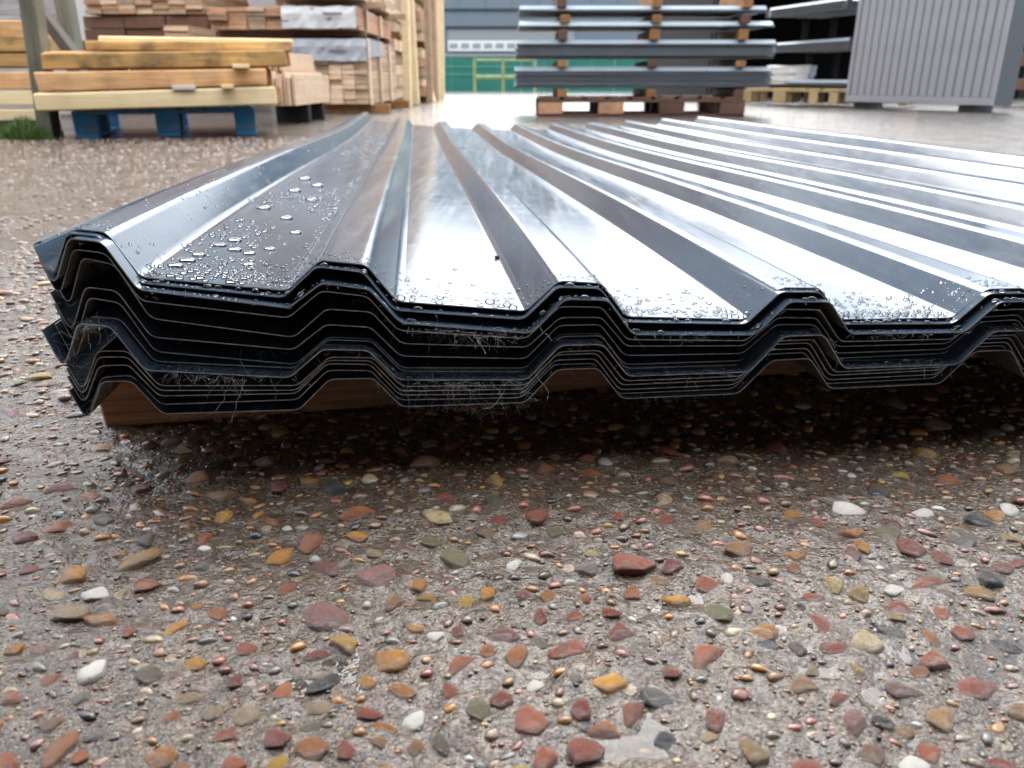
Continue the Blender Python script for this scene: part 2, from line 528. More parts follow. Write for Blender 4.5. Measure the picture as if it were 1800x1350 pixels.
# ------------------------------------------------------------------ buildings
def quad_prism(name, x0, x1, y0, y1, z0, z1, mat, parent):
    return box(name, (x1 - x0, y1 - y0, z1 - z0), ((x0 + x1) / 2, (y0 + y1) / 2, z0), mat, parent, b=0)

# far blue-grey warehouse
BY = 50.0
wh = empty('warehouse', (0, BY, base_z(BY)))
tag(wh, 'far blue-grey warehouse with a strip window above the green fence', 'building')
zb = base_z(BY)
def P(o, name, x0, x1, y0, y1, z0, z1, mat, b=0.0):
    q = quad_prism(name, x0, x1, y0, y1, z0, z1, mat, o)
    q.location = Vector(q.location) - Vector(o.location)
    return q
P(wh, 'wall', -30, 12, BY, BY + 12, zb, 6.3, M['clad'])
for i in range(28):                     # cladding sheets with joints
    x = -30 + i * 1.5
    P(wh, 'cladding_panel', x + .02, x + 1.48, BY - .06, BY, 4.1, 6.25, M['clad'])
P(wh, 'flashing', -30, 12, BY - .10, BY, 4.0, 4.10, M['black_trim'])
a, b_ = at(788, 92, BY), at(1010, 48, BY)
P(wh, 'shutter', a.x, b_.x, BY - .08, BY, at(788, 70, BY).z, b_.z - .08, M['recess'])
P(wh, 'shutter_hood', a.x - .1, b_.x + .1, BY - .16, BY, b_.z - .08, b_.z + .06, M['black_trim'])
za, zc = at(788, 90, BY).z, at(788, 71, BY).z
win = P(wh, 'window', a.x, b_.x, BY - .14, BY, za, zc, M['white_frame'])
wpx = (b_.x - a.x) / 11
for i in range(11):
    q = P(wh, 'pane', a.x + i * wpx + .10, a.x + (i + 1) * wpx - .10, BY - .17, BY - .141, za + .16, zc - .16, M['pane'])
    q.parent = win
    q.location = Vector(q.location) - Vector(win.location)
P(wh, 'pale_band', -30, 12, BY - .08, BY, at(800, 100, BY).z, at(800, 94, BY).z, M['recess'])

# green fence in front of it
FY = 46.0
fn = empty('fence', (0, FY, base_z(FY)))
tag(fn, 'teal green sheet fence below the far warehouse', 'fence')
z0, z1 = base_z(FY), at(800, 101, FY).z
for i in range(16):
    x = -7 + i * 1.25
    P(fn, 'fence_panel', x + .015, x + 1.235, FY, FY + .05, z0 + .03, z1 - .02 * (i % 2), M['green_panel'])
    if i % 2 == 0: P(fn, 'fence_post', x - .04, x + .04, FY - .08, FY - .002, z0, z1 + .03, M['green_rail'])
for yy in (131, 117.5):
    z = at(800, yy, FY).z
    P(fn, 'rail', -7, 13, FY - .05, FY - .003, z - .03, z + .03, M['green_rail'])

# yellow-green barrier standing before the fence
QY = 40.0
br = empty('barrier', (at(868, 150, QY).x, QY, base_z(QY)))
tag(br, 'yellow-green tube barrier in front of the teal fence', 'barrier')
def tubes(name, segs, r, mat, parent, n=6):
    vs, fs = [], []
    for (p, q) in segs:
        p, q = Vector(p), Vector(q); d = (q - p).normalized()
        u = d.orthogonal().normalized(); w = d.cross(u)
        b0 = len(vs)
        for e in (p, q):
            for k in range(n):
                an = 2 * math.pi * k / n
                vs.append(e + (u * math.cos(an) + w * math.sin(an)) * r)
        for k in range(n): fs.append((b0 + k, b0 + (k + 1) % n, b0 + n + (k + 1) % n, b0 + n + k))
        fs.append(tuple(b0 + k for k in range(n))[::-1]); fs.append(tuple(b0 + n + k for k in range(n)))
    return link(name, mesh_from(name, vs, fs, [mat], smooth=False), None, parent)
o_ = Vector(br.location)
def bp(px, py): return at(px, py, QY) - o_
zf = Vector((0, 0, 0))
for px in (834, 884, 940):
    top = bp(px, 103); tubes('upright', [(top, Vector((top.x, 0, 0.0)))], .085, M['yellow_green'], br)
tubes('top_rail', [(bp(834, 136), bp(940, 136))], .10, M['yellow_green'], br)
tubes('upper_rail', [(bp(834, 106), bp(940, 106))], .06, M['yellow_green'], br)

# open shed at the right
sh = empty('open_shed', (11, 21, 0))
tag(sh, 'dark open-fronted storage shed behind the sheet racks', 'building')
P(sh, 'back_wall', 4.6, 26, 27.6, 27.8, -.2, 2.66, M['shed_dark'])
P(sh, 'side_wall', 4.4, 4.6, 19.2, 27.8, -.2, 2.66, M['shed_dark'])
P(sh, 'roof', 4.4, 26, 18.9, 28, 2.66, 2.76, M['shed_dark'])
P(sh, 'fascia', 4.4, 26, 18.7, 18.9, 2.5, 2.85, M['clad_dark'])
for x in (4.5, 11.4, 18.8):
    P(sh, 'shed_post', x - .09, x + .09, 18.92, 19.1, -.2, 2.655, M['shed_dark'])
# unseen tall shed added at the left, keeps sky reflections off the webs
ls = empty('added_shed', (-8, 14, 0))
tag(ls, 'unseen tall shed added behind the timber packs to darken the roofing sheets', 'building')
P(ls, 'wall', -8.6, -3.3, 14.0, 26, -.2, 12.5, M['pale_warm'])
for i in range(4):
    P(ls, 'cladding_panel', -8.6 + i * 1.325 + .015, -8.6 + (i + 1) * 1.325 - .015, 13.94, 14.0, .1, 12.4, M['pale_warm'])

# hall and overhang added behind the camera to block sky from the stack front
hl = empty('added_hall', (0, -3.2, 0))
tag(hl, 'unseen hall added to shade the front of the roofing sheets', 'building')
P(hl, 'wall', -16, 16, -12, -3.0, 0, 6.5, M['clad_grey'])
P(hl, 'added_canopy', -16, 16, -2.94, .0, 3.3, 3.42, M['white_clad'])
P(hl, 'added_gutter', -16, 16, .003, .13, 3.26, 3.45, M['clad_dark'])
for i in range(21):
    P(hl, 'cladding_panel', -16 + i * 1.5 + .02, -16 + (i + 1) * 1.5 - .02, -3.0, -2.95, .15, 6.4, M['clad_grey'])

# ------------------------------------------------------------------ grey board wall, posts
bw = empty('board_wall', (-5.75, 7.6, 0))
tag(bw, 'weathered grey horizontal board wall behind the leaning posts', 'wall')
for i in range(18):
    box('plank', (3.7, .03, .155), (-.05, .004 * (i % 3), .02 + i * .163), M['grey_board'], bw, (0, R(random.uniform(-.3, .3)), 0), .004, i % 5, .002)
for x in (-1.4, 0, 1.5):
    box('batten', (.08, .05, 2.9), (x, .045, 0), M['brace'], bw, b=.004)

def strut(name, p, q, w, d, mat, label, cat, group=None):
    p, q = Vector(p), Vector(q)
    L = (q - p).length
    me = box_mesh(w, d, L, .006, mat, 3, .004)
    o = link(name, me)
    o.location = p
    o.rotation_mode = 'QUATERNION'
    o.rotation_quaternion = (q - p).to_track_quat('Z', 'Y')
    return tag(o, label, cat, group)
def up_from(pxb, pyb, pxt, pyt, Y, ext=1.5):
    g = on_z(pxb, pyb, 0); Y = g.y
    t_ = at(pxt, pyt, Y)
    return g, g + (t_ - g) * ext
p, q = up_from(88, 240, 55, 0, 5.0)
strut('fence_post', p + Vector((0, 0, -.05)), q, .10, .09, M['post'], 'dark mossy timber post beside the orange beam ends', 'post')
p = at(152, 215, 6.0); p.z = 0; q = at(130, 0, 6.0) + Vector((-.06, 0, .5))
strut('fence_post', p, q, .115, .09, M['post'], 'pale grey-green timber post behind the sleepers', 'post')
p = at(132, 100, 5.6); q = at(40, -20, 5.6)
strut('brace', p, q + (q - p) * .5, .10, .06, M['brace'], 'dark diagonal timber brace between the two posts', 'brace')

# far left stack of square beams
rows = [(30, 61, 'sleeper'), (61, 90, 'sleeper_brown'), (92, 118, 'sleeper_brown'), (124, 156, 'sleeper'), (158, 185, 'sleeper_pale'), (189, 212, 'sleeper_pale')]
names = ['topmost, pale with a sloping face', 'second from the top', 'third from the top', 'third from the bottom, yellowish', 'second from the bottom', 'lowest']
for i, ((ya, yb, mk), nm) in enumerate(zip(rows, names)):
    Y = 5.55
    zt, zb_ = at(30, ya, Y).z, at(30, yb, Y).z
    xr = at(66 + (i * 7) % 5 - (8 if i == 0 else 0), ya, Y).x
    o = box('timber_beam', (1.9, .24, zt - zb_ - .006), (xr - .95, Y + .12, zb_), M[mk], None, (0, R(1.0 if i == 0 else .3 * (i % 2)), R(2)), .006, i, .004)
    tag(o, 'square timber beam in the stack left of the mossy post, ' + nm, 'beam', 'beams stacked left of the mossy post')
for k, dx in enumerate((-.25, -1.4)):
    o = box('timber_bearer', (.09, .3, .06), (at(60, 220, 5.55).x + dx, 5.68, 0), M['brace'], None, b=.004)
    o.scale.z = at(30, 212, 5.55).z / .06
    tag(o, 'dark bearer under the beam stack ' + ('beside the moss' if k == 0 else 'at the frame edge'), 'bearer')

# moss and grass by the posts
gb = []
gv, gf = [], []
for i in range(2600):
    px = random.gauss(45, 26); py = random.uniform(222, 246)
    if px > 112: continue
    c = on_z(px, py, 0)
    h = random.uniform(.02, .10) * (1.2 - abs(px - 45) / 90)
    an = random.uniform(0, 6.28); l = random.uniform(0, .5) * h; w = random.uniform(.002, .005)
    d = Vector((math.cos(an), math.sin(an), 0)); s_ = Vector((-d.y, d.x, 0)) * w
    b0 = len(gv)
    gv += [c - s_, c + s_, c + d * l * .4 + Vector((0, 0, h * .6)) + s_ * .7, c + d * l * .4 + Vector((0, 0, h * .6)) - s_ * .7, c + d * l + Vector((0, 0, h))]
    gf += [(b0, b0 + 1, b0 + 2, b0 + 3), (b0 + 3, b0 + 2, b0 + 4)]
gr = link('grass', mesh_from('grass', gv, gf, [M['grass']]))
tag(gr, 'tuft of green weeds growing under the beam stack', 'weeds', kind='stuff')

# ------------------------------------------------------------------ pallets
def pallet(loc, rz, W, D, H, mats, label, group=None, deck=7, under=True, blocks=3):
    root = empty('pallet', loc, rz)
    tag(root, label, 'pallet', group)
    tb = .022
    bh = H - 3 * tb
    bw_ = W * .12
    for j in range(3):                      # rows along depth
        y = (0.06 + j * .44) * D
        for i in range(blocks):
            x = (i / (blocks - 1)) * (W - bw_) + bw_ / 2
            box('block', (bw_, D * .12, bh), (x, y, tb), mats[i] if len(mats) == blocks else random.choice(mats), root, b=.004, seed=(i + j) % 4, rough=.003)
        if under == True: box('skid_board', (W, D * .1, tb - .001), (W / 2, y, .0), random.choice(mats), root, b=.003)
        if under == 'deep': box('skid_board', (bw_, D, tb - .001), ((j / 2) * (W - bw_) + bw_ / 2, D / 2, .0), mats[j % len(mats)], root, b=.003)
        box('stringer_board', (W, D * .12, tb - .001), (W / 2, y, tb + bh + .001), mats[0], root, b=.003)
    for k in range(deck):
        w = W / deck * .78
        x = (k + .5) * W / deck + random.uniform(-.005, .005)
        box('deck_board', (w, D, tb), (x, D / 2, 2 * tb + bh), mats[0], root, (0, 0, R(random.uniform(-.4, .4))), .003, k % 4, .002)
    return root

bl = on_z(133, 243, 0)
brr = on_z(452, 237, 0)
ang = math.atan2(brr.y - bl.y, brr.x - bl.x)
Wp = (brr - bl).length
PH = .172
pallet(bl, ang, Wp, 1.0, PH, [M['pallet_blue']], 'worn blue pallet under the big square sleepers', deck=7, under='deep')

# sleepers on the blue pallet
ux = Vector((math.cos(ang), math.sin(ang), 0)); uy = Vector((-ux.y, ux.x, 0))
def sleeper(x0, x1, ya0, yb0, dep, width, mk, label, tilt=0.0, seed=0, dy=0.0):
    """front face spans photo x0..x1 and y ya0..yb0 (at its left end)"""
    Y = bl.y + dep
    a, b2 = at(x0, yb0, Y), at(x1, yb0, Y)
    L = b2.x - a.x
    h = at(x0, ya0, Y).z - a.z
    o = box('sleeper', (L, width, h), ((a.x + b2.x) / 2, Y + width / 2, a.z + dy + math.sin(tilt) * 0), M[mk], None, (0, -tilt, ang), .007, seed, .006)
    return tag(o, label, 'sleeper', 'sleepers on the blue pallet')
zdeck = PH
s1 = sleeper(77, 470, 159, 190, -.02, .22, 'sleeper_pale', 'pale cream sleeper lying lowest on the blue pallet', R(1.2), 1)
s2 = sleeper(77, 452, 124, 155, -.02, .22, 'sleeper', 'orange sleeper second from the bottom on the blue pallet', R(1.2), 2)
s3 = sleeper(88, 488, 90, 119, .04, .22, 'sleeper_brown', 'yellow-brown stained sleeper third from the bottom on the blue pallet', R(.8), 3)
s4 = sleeper(160, 500, 72, 89, .16, .20, 'sleeper_brown', 'short topmost brown sleeper on the blue pallet with a pale worn end', R(.4), 4)
s4b = sleeper(180, 502, 66, 84, .36, .20, 'sleeper_pale', 'pale topmost sleeper set back on the blue pallet pile', R(.3), 5)
for k, (x0, x1, ya, yb, mk) in enumerate(((84, 476, 158, 189, 'sleeper'), (84, 458, 123, 154, 'sleeper_brown'), (92, 490, 89, 118, 'sleeper'))):
    for r_ in range(2):
        sleeper(x0 + r_ * 5, x1 + r_ * 6, ya, yb, .21 + r_ * .23, .22, mk,
                '%s row sleeper, %s behind the front one on the blue pallet' % (('lowest', 'middle', 'upper')[k], ('directly', 'second')[r_]), R((1.2, 1.2, .8)[k]), 6 + k + r_)
for k, (x0, x1, yy, hh) in enumerate(((141, 172, 119, 8), (380, 408, 114, 6), (125, 140, 157, 6), (275, 312, 152, 6), (360, 380, 149, 7))):
    Y = bl.y + .0
    a, b2 = at(x0, yy + hh, Y), at(x1, yy, Y)
    o = box('sticker', (b2.x - a.x, .62, .022), ((a.x + b2.x) / 2, Y + .30, a.z), M['sleeper_pale' if k != 3 else 'wrap'], None, (0, 0, ang), .002)
    tag(o, ('pale spacer stick under the third sleeper, towards its mossy-post end', 'thin spacer stick under the third sleeper, towards the packs',
            'small spacer chip under the orange sleeper at its post end', 'white spacer slip under the middle of the orange sleeper',
            'spacer chip under the orange sleeper, towards the packs')[k], 'spacer')

# upright plank bundle between the sleepers and the timber pack
pb = empty('plank_bundle', at(466, 186, 6.3))
tag(pb, 'bundle of narrow pale planks standing on edge beside the sleepers', 'planks')
for i in range(8):
    h = .20 + .02 * (i % 3); 
    box('plank', (.022, 1.2, h), (i * .031, .6 + .02 * (i % 2), 0), M['board'], pb, (0, R(random.uniform(-2, 2)), 0), .002)
for i in range(5):
    box('plank', (.026, 1.0, .13), (-.06 + i * .044, .62, .245), M['board_tan' if i % 2 else 'board'], pb, (0, R(random.uniform(-2, 2)), 0), .002)
for i in range(2):
    o = box('timber_bearer', (.26, .09, at(466, 186, 6.3).z - .002), (pb.location.x + .1, 6.72 + i * .5, 0), M['shed_dark'], None, b=.003)
    tag(o, 'dark bearer under the upright plank bundle, ' + ('front one' if i == 0 else 'rear one'), 'bearer')

# ------------------------------------------------------------------ timber packs
def pack(loc, W, L, H, cols, rws, mat, label, jitter=.02, wrap=None, wrap_w=(0, 1), straps=(), tier=0, group='timber packs stacked along the yard', sag=0):
    """boards run away from the camera; loc = front left bottom corner"""
    root = empty('timber_pack', loc)
    tag(root, label, 'timber pack', group)
    cw, rh = W / cols, H / rws
    for i in range(cols):
        for j in range(rws):
            me = box_mesh(cw * .965, L, rh * .93, .0025, mat if not isinstance(mat, list) else mat[(i * 7 + j * 3) % len(mat)], (i + 3 * j) % 5, .002)
            o = link('board', me, None, root)
            o.location = ((i + .5) * cw, L / 2 + random.uniform(-jitter, jitter), j * rh)
            o.rotation_euler = (R(random.uniform(-.1, .1)), R(random.uniform(-.6, .6)), 0)
    for s_ in straps:
        o = box('strap_batten', (.022, .07, H + .02), (W + .014, s_, -.01), M['board'], root, b=.002)
    if wrap is not None:
        wm, hh = wrap
        x0, x1 = wrap_w[0] * W, wrap_w[1] * W
        n, m_ = 14, 7
        vs, fs = [], []
        rr = random.Random(len(label))
        prof = [(-.035, 0), (-.032, .33), (-.036, .66), (-.02, 1.0), (.15, 1.03), (.6, 1.02), (L * .5, 1.02)]
        for a_ in range(n + 1):
            x = x0 - .012 + (x1 - x0 + .024) * a_ / n
            for (yy, zz) in prof:
                vs.append(Vector((x, yy + rr.uniform(-.008, .008), H + .006 - hh + zz * hh + rr.uniform(-.006, .006))))
        for a_ in range(n):
            for c_ in range(m_ - 1):
                i0 = a_ * m_ + c_
                fs.append((i0, i0 + m_, i0 + m_ + 1, i0 + 1))
        # side flap of the wrap
        b0 = len(vs)
        for (yy, zz) in ((-.03, 1.02), (.25, 1.02), (L * .5, 1.02), (L * .5, .35), (.25, .2), (-.03, .1)):
            vs.append(Vector((x1 + .018, yy, H + .006 - hh + zz * hh)))
        fs.append(tuple(range(b0, b0 + 6)))
        wo_ = link('wrapping', mesh_from('wrapping', vs, fs, [wm]), None, root)
        return root, wo_
    return root, None

def lettering(parent, loc, w, h, lines):
    """small grey print lines on a wrapper"""
    for (dx, dz, ww, hh) in lines:
        o = box('print', (ww, .003, hh), (loc[0] + dx, loc[1], loc[2] + dz), M['print'], parent, b=0)

PXR = -1.46
# lower pack: front Y 8.4
Y = 8.4
a = at(516, 183, Y); zt = at(516, 69, Y).z
pz = a.z; ph = zt - a.z
W1 = at(649, 183, Y).x - a.x
r1, w1 = pack((a.x, Y, pz), W1, 2.1, ph, 6, 13, [M['board'], M['board'], M['board_tan']], 'lowest timber pack with tongued board ends and a grey-white wrapped top', .02,
              (M['wrap_grey'], .20), (0, 1), (.06, .75, 1.5))
lettering(w1, (W1 * .56, -.045, ph - .115), 1, 1, [(0.06, 0, .16, .022), (-.30, -.05, .10, .014)])
for k, (yy) in enumerate((.15, 1.75)):
    o = box('timber_bearer', (W1 + .25, .10, pz - .002), (a.x + W1 / 2 + .06, Y + yy, 0), M['block_orange'], None, b=.004)
    tag(o, ('front yellow bearer under the lowest wrapped timber pack', 'rear yellow bearer under the lowest wrapped timber pack')[k], 'bearer')
# second tier
z2 = at(516, 52, Y).z; h2 = at(516, 13, Y).z - z2
xl = at(372, 50, Y).x; xr = at(632, 50, Y).x
r2, w2 = pack((xl, Y - .04, z2), xr - xl, 2.2, h2, 8, 5, [M['board_red'], M['board_red'], M['board_tan']], 'red-brown board pack with a white wrapper on one half, second tier', .035,
              (M['wrap'], h2 * .98), (.50, .98), (.4, 1.3))
lettering(w2, ((xr - xl) * .80, -.075, h2 * .62), 1, 1, [(0.06, 0, .18, .022), (-.42, -.06, .12, .014)])
for k, yy in enumerate((.2, 1.0, 1.8)):
    o = box('timber_bearer', (xr - xl + .05, .08, z2 - zt - .035), ((xl + xr) / 2, Y + yy, zt + .03), M['board_dark'], None, b=.003)
    tag(o, ('front', 'middle', 'rear')[k] + ' dark bearer between the first and second timber packs', 'bearer')
# third tier
z3 = z2 + h2 + .07; h3 = .45
xl3 = at(488, 0, Y).x
r3, w3 = pack((xl3, Y - .06, z3), PXR + .04 - xl3, 2.3, h3, 6, 7, [M['board_tan'], M['board']], 'third tier timber pack wrapped in white at the top of the pile', .03, (M['wrap'], h3), (0, .96), (.5, 1.4))
for k, yy in enumerate((.25, 1.8)):
    o = box('timber_bearer', (1.0, .08, z3 - z2 - h2 - .012), (xl3 + .5, Y + yy, z2 + h2 + .010), M['board_tan'], None, b=.003)
    tag(o, ('front', 'rear')[k] + ' bearer under the topmost white wrapped pack', 'bearer')
z4 = z3 + h3 + .06
r4, w4 = pack((xl3 + .02, Y, z4), PXR - xl3, 2.3, .55, 6, 6, [M['board_tan'], M['board_red']], 'fourth tier board pack above the picture edge', .03)
for k, yy in enumerate((.25, 1.8)):
    o = box('timber_bearer', (1.0, .08, z4 - z3 - h3 - .02), (xl3 + .5, Y + yy, z3 + h3 + .018), M['board_tan'], None, b=.003)
    tag(o, ('front', 'rear')[k] + ' bearer under the fourth tier board pack', 'bearer')

# dark packs behind the sleepers
Y2 = 10.4
a = at(150, 72, Y2); b2 = at(364, 27, Y2)
pack((a.x, Y2, a.z), b2.x - a.x, 1.8, b2.z - a.z, 3, 2, M['board_dark'], 'dark brown squared timber pack behind the sleepers', .015)
zlow = a.z
a2 = at(153, 25, Y2); b3 = at(332, -200, Y2)
pack((a2.x, Y2 - .03, a2.z), b3.x - a2.x, 1.8, b3.z - a2.z, 7, 26, [M['board_tan'], M['board'], M['board_red'], M['board_tan']], 'tan board pack on top of the dark timber', .03)
a3 = at(290, 69, Y2 - 1.4); b4 = at(331, 45, Y2 - 1.4)
pack((a3.x, Y2 - 1.4, a3.z), b4.x - a3.x, .9, b4.z - a3.z, 1, 5, M['board'], 'small pile of pale thin boards lying in front of the dark timber', .02)
pack((a.x - .05, Y2 - 1.6, .0), 1.75, 3.2, a3.z - .003, 5, 3, M['board_dark'], 'low dark timber pack carrying the small pale board pile', .02)
o = pack((a.x, Y2 + .1, a3.z), 1.6, 1.6, zlow - a3.z - .004, 3, 1, M['board_dark'], 'thin dark layer below the dark squared timber', .01)
# further stacks along the yard
for k, (yy, L, x1, top, mats, lab) in enumerate((
        (11.0, 2.2, -1.50, 4.2, [M['board'], M['board_tan']], 'tall pale timber stack right behind the wrapped packs'),
        (13.9, 2.4, -1.48, 4.3, [M['board_tan'], M['board_red'], M['board']], 'pinkish timber stack with ragged ends, second behind the wrapped packs'),
        (17.0, 2.4, -1.62, 4.4, [M['board'], M['sleeper_pale'], M['wrap']], 'farthest pale timber stack with white ragged ends near the fence'))):
    z = base_z(yy)
    tz = z + .10
    root = empty('timber_pack', (x1 - 1.5, yy, tz)); tag(root, lab, 'timber pack', 'timber stacks receding towards the warehouse')
    tiers = 5
    th = (top - .1) / tiers
    for ti in range(tiers):
        for i in range(5):
            for j in range(5):
                w_ = 1.5 / 5; h_ = (th - .09) / 5
                me = box_mesh(w_ * .95, L, h_ * .9, .003, mats[(i + j + ti) % len(mats)], (i + j) % 5, .003)
                q = link('board', me, None, root)
                q.location = ((i + .5) * w_ + (random.uniform(-.05, .07) if i == 4 else 0), L / 2 + random.uniform(-.12, .12), ti * th + j * h_)
                q.rotation_euler = (0, R(random.uniform(-1, 1)), R(random.uniform(-.6, .6)))
        for s_ in (.3, L - .3):
            box('bearer', (1.56, .09, .085), (.76, s_, ti * th - .088), M['block_orange'], root, b=.003)
    for s_ in (.25, L * .55):
        o = box('rack_post', (.10, .12, top), (x1 + .11, yy + s_, z), M['sleeper_pale' if k != 1 else 'board_tan'], None, (0, R(random.uniform(-1.5, 1.5)), 0), .004)
        tag(o, '%s upright timber post holding the %s' % (('first' if s_ == .25 else 'second'), lab.split(',')[0].replace(' right behind the wrapped packs', '').replace(' with white ragged ends near the fence', '')), 'post')
p = at(735, 95, 15.0); q = at(762, 166, 15.0); q.z = base_z(15.0)
strut('leaning_plank', q, p + Vector((0, .1, .2)), .12, .03, M['sleeper_pale'], 'pale plank leaning against the receding timber stacks', 'plank')

# ------------------------------------------------------------------ stacks of sheets in the yard
def trap_profile(W, n, h, crown=.04, web=.025):
    """points (y, z) across a box-profile sheet"""
    pitch = W / n
    pts = [(0, 0)]
    for k in range(n):
        c = (k + .5) * pitch
        pts += [(c - crown / 2 - web, 0), (c - crown / 2, h), (c + crown / 2, h), (c + crown / 2 + web, 0)]
    pts.append((W, 0))
    return pts
_sm = {}
def yard_sheet_mesh(L, W, mk, lip=.013):
    key = (L, W, mk)
    if key in _sm: return _sm[key]
    pts = [(0.012, -lip), (0, -lip * .5)] + trap_profile(W, 5, .034)
    th = .003
    vs, fs, fm = [], [], []
    n = len(pts)
    for x in (0, L):
        for (y, z) in pts: vs.append((x, y, z))
        for (y, z) in pts: vs.append((x, y, z - th))
    for i in range(n - 1):
        fs.append((i, 2 * n + i, 2 * n + i + 1, i + 1)); fm.append(0)
        fs.append((n + i, n + i + 1, 3 * n + i + 1, 3 * n + i)); fm.append(1)
        fs.append((i, i + 1, n + i + 1, n + i)); fm.append(2)
        fs.append((2 * n + i, 3 * n + i, 3 * n + i + 1, 2 * n + i + 1)); fm.append(2)
    fs.append((0, n, 3 * n, 2 * n)); fm.append(2)
    fs.append((n - 1, 3 * n - 1, 4 * n - 1, 2 * n - 1)); fm.append(2)
    me = mesh_from('yard_sheet', vs, fs, [M[mk], M['stack_under'], M['stack_edge']], fm)
    _sm[key] = me
    return me

CY = 7.85
ORD = ['lowest', 'second', 'third', 'fourth', 'fifth', 'sixth', 'seventh', 'eighth', 'ninth']
def layer(px0, px1, y_top, y_bot, n, mk, word, rot=0.0, Wd=.92, dy=0.0):
    a = at(px0, y_bot, CY); L = at(px1, y_bot, CY).x - a.x
    ztop = at(px0, y_top, CY).z
    step = max(.006, (ztop - a.z - .034) / n)
    for i in range(n):
        o = link('metal_sheet', yard_sheet_mesh(round(L, 2), Wd, mk))
        o.location = (a.x + random.uniform(-.012, .012), CY + dy + random.uniform(-.012, .012), a.z + .03 + i * step)
        o.rotation_euler = (0, 0, R(rot + random.uniform(-.25, .25)))
        tag(o, '%s sheet up in the %s' % (ORD[i].replace('lowest', 'lowest'), word), 'metal sheet', 'sheets stacked on the brown pallet')
    return a.z, ztop
L1 = layer(906, 1354, 119, 157, 7, 'stack_sheet', 'grey layer resting directly above the brown pallet')
L2 = layer(908, 1362, 71, 106, 6, 'stack_sheet', 'second grey layer of the yard stack above the pallet')
L3 = layer(915, 1361, 42, 51, 2, 'stack_sheet_sheen', 'pale layer of the yard stack above the pallet', .6)
L4 = layer(916, 1352, 14, 25, 3, 'stack_sheet', 'uppermost grey layer of the yard stack', .3)
gaps = [('the pallet and the lowest layer', at(906, 171, CY).z, L1[0] + .002), ('the lowest and second layers', L1[1] + .004, L2[0]), ('the second and pale layers', L2[1] + .004, L3[0]),
        ('the pale and uppermost layers', L3[1] + .004, L4[0])]
for gi, (gw, za_, zb_) in enumerate(gaps):
    for bi, bx in enumerate((988, 1146, 1299)):
        x = at(bx, 150, CY).x
        o = box('timber_bearer', (.085, .86, max(.02, zb_ - za_ - .004)), (x + random.uniform(-.01, .01), CY + .42, za_ + .001), M['block_orange' if (gi + bi) % 3 != 2 else 'block_dark'], None, (0, 0, R(random.uniform(-1, 1))), .004, bi)
        tag(o, '%s wooden bearer between %s of the yard stack' % (('fence-side', 'middle', 'panel-side')[bi], gw), 'bearer', 'bearers in the yard stack')
for bi, bx in enumerate((985, 1147, 1300)):
    x = at(bx, 150, CY).x
    o = box('timber_bearer', (.085, .86, .13), (x, CY + .42, L4[1] + .003), M['block_orange' if bi else 'block_dark'], None, (0, 0, R(random.uniform(-2, 2))), .004, bi)
    tag(o, '%s wooden bearer lying on top of the yard stack' % ('fence-side', 'middle', 'panel-side')[bi], 'bearer', 'bearers in the yard stack')
pl_a, pl_b = on_z(946, 205, 0), on_z(1308, 205, 0)
pallet(pl_a, 0, pl_b.x - pl_a.x, .95, gaps[0][1], [M['block_dark'], M['block_dark'], M['board_red']], 'dark brown pallet under the yard stack of grey sheets', deck=9, blocks=4)

# rack of sheets further right: two layers of long dark sheets plus wrapped bundles on pallets
RY = 12.6
def layer2(pA, YA, pB, YB, n, word, mk='stack_sheet'):
    A = at(pA[0], pA[1], YA); B = at(pB[0], pB[1], YB)
    L = (Vector((B.x, B.y, 0)) - Vector((A.x, A.y, 0))).length
    rz = math.atan2(B.y - A.y, B.x - A.x)
    for i in range(n):
        o = link('metal_sheet', yard_sheet_mesh(round(L, 1), .92, mk))
        o.location = A + Vector((0, 0, .03 + .028 * i)); o.rotation_euler = (0, 0, rz)
        tag(o, '%s sheet up in the %s' % (ORD[i], word), 'metal sheet', 'sheets in the shed rack')
    return A, rz, L
racks = [layer2((1352, 95), 12.6, (1480, 84), 11.0, 4, 'lower dark layer of the shed rack'),
         layer2((1345, 34), 12.6, (1480, -4), 11.0, 4, 'upper dark layer of the shed rack'),
         layer2((1348, 152), 12.6, (1480, 157), 11.0, 2, 'lowest layer of the shed rack resting on pale pallets')]
names2 = ['lower', 'upper', 'lowest']
order = [2, 0, 1]
prev = .13
for oi in order:
    A, rz, L = racks[oi]
    for bi, fr_ in enumerate((.12, .5, .88)):
        x, y = A.x + math.cos(rz) * L * fr_ - math.sin(rz) * .55, A.y + math.sin(rz) * L * fr_ + math.cos(rz) * .55
        hgt = A.z - prev - .01
        if hgt > .02:
            o = box('timber_bearer', (.05, .08, hgt), (x, y, prev + .002), M['shed_dark'], None, (0, 0, rz), .004)
            tag(o, '%s bearer under the %s layer of the shed rack' % (('rear', 'middle', 'front')[bi], names2[oi]), 'bearer', 'bearers in the shed rack')
    prev = A.z + .03 + .028 * (4 if oi != 2 else 2) + .02
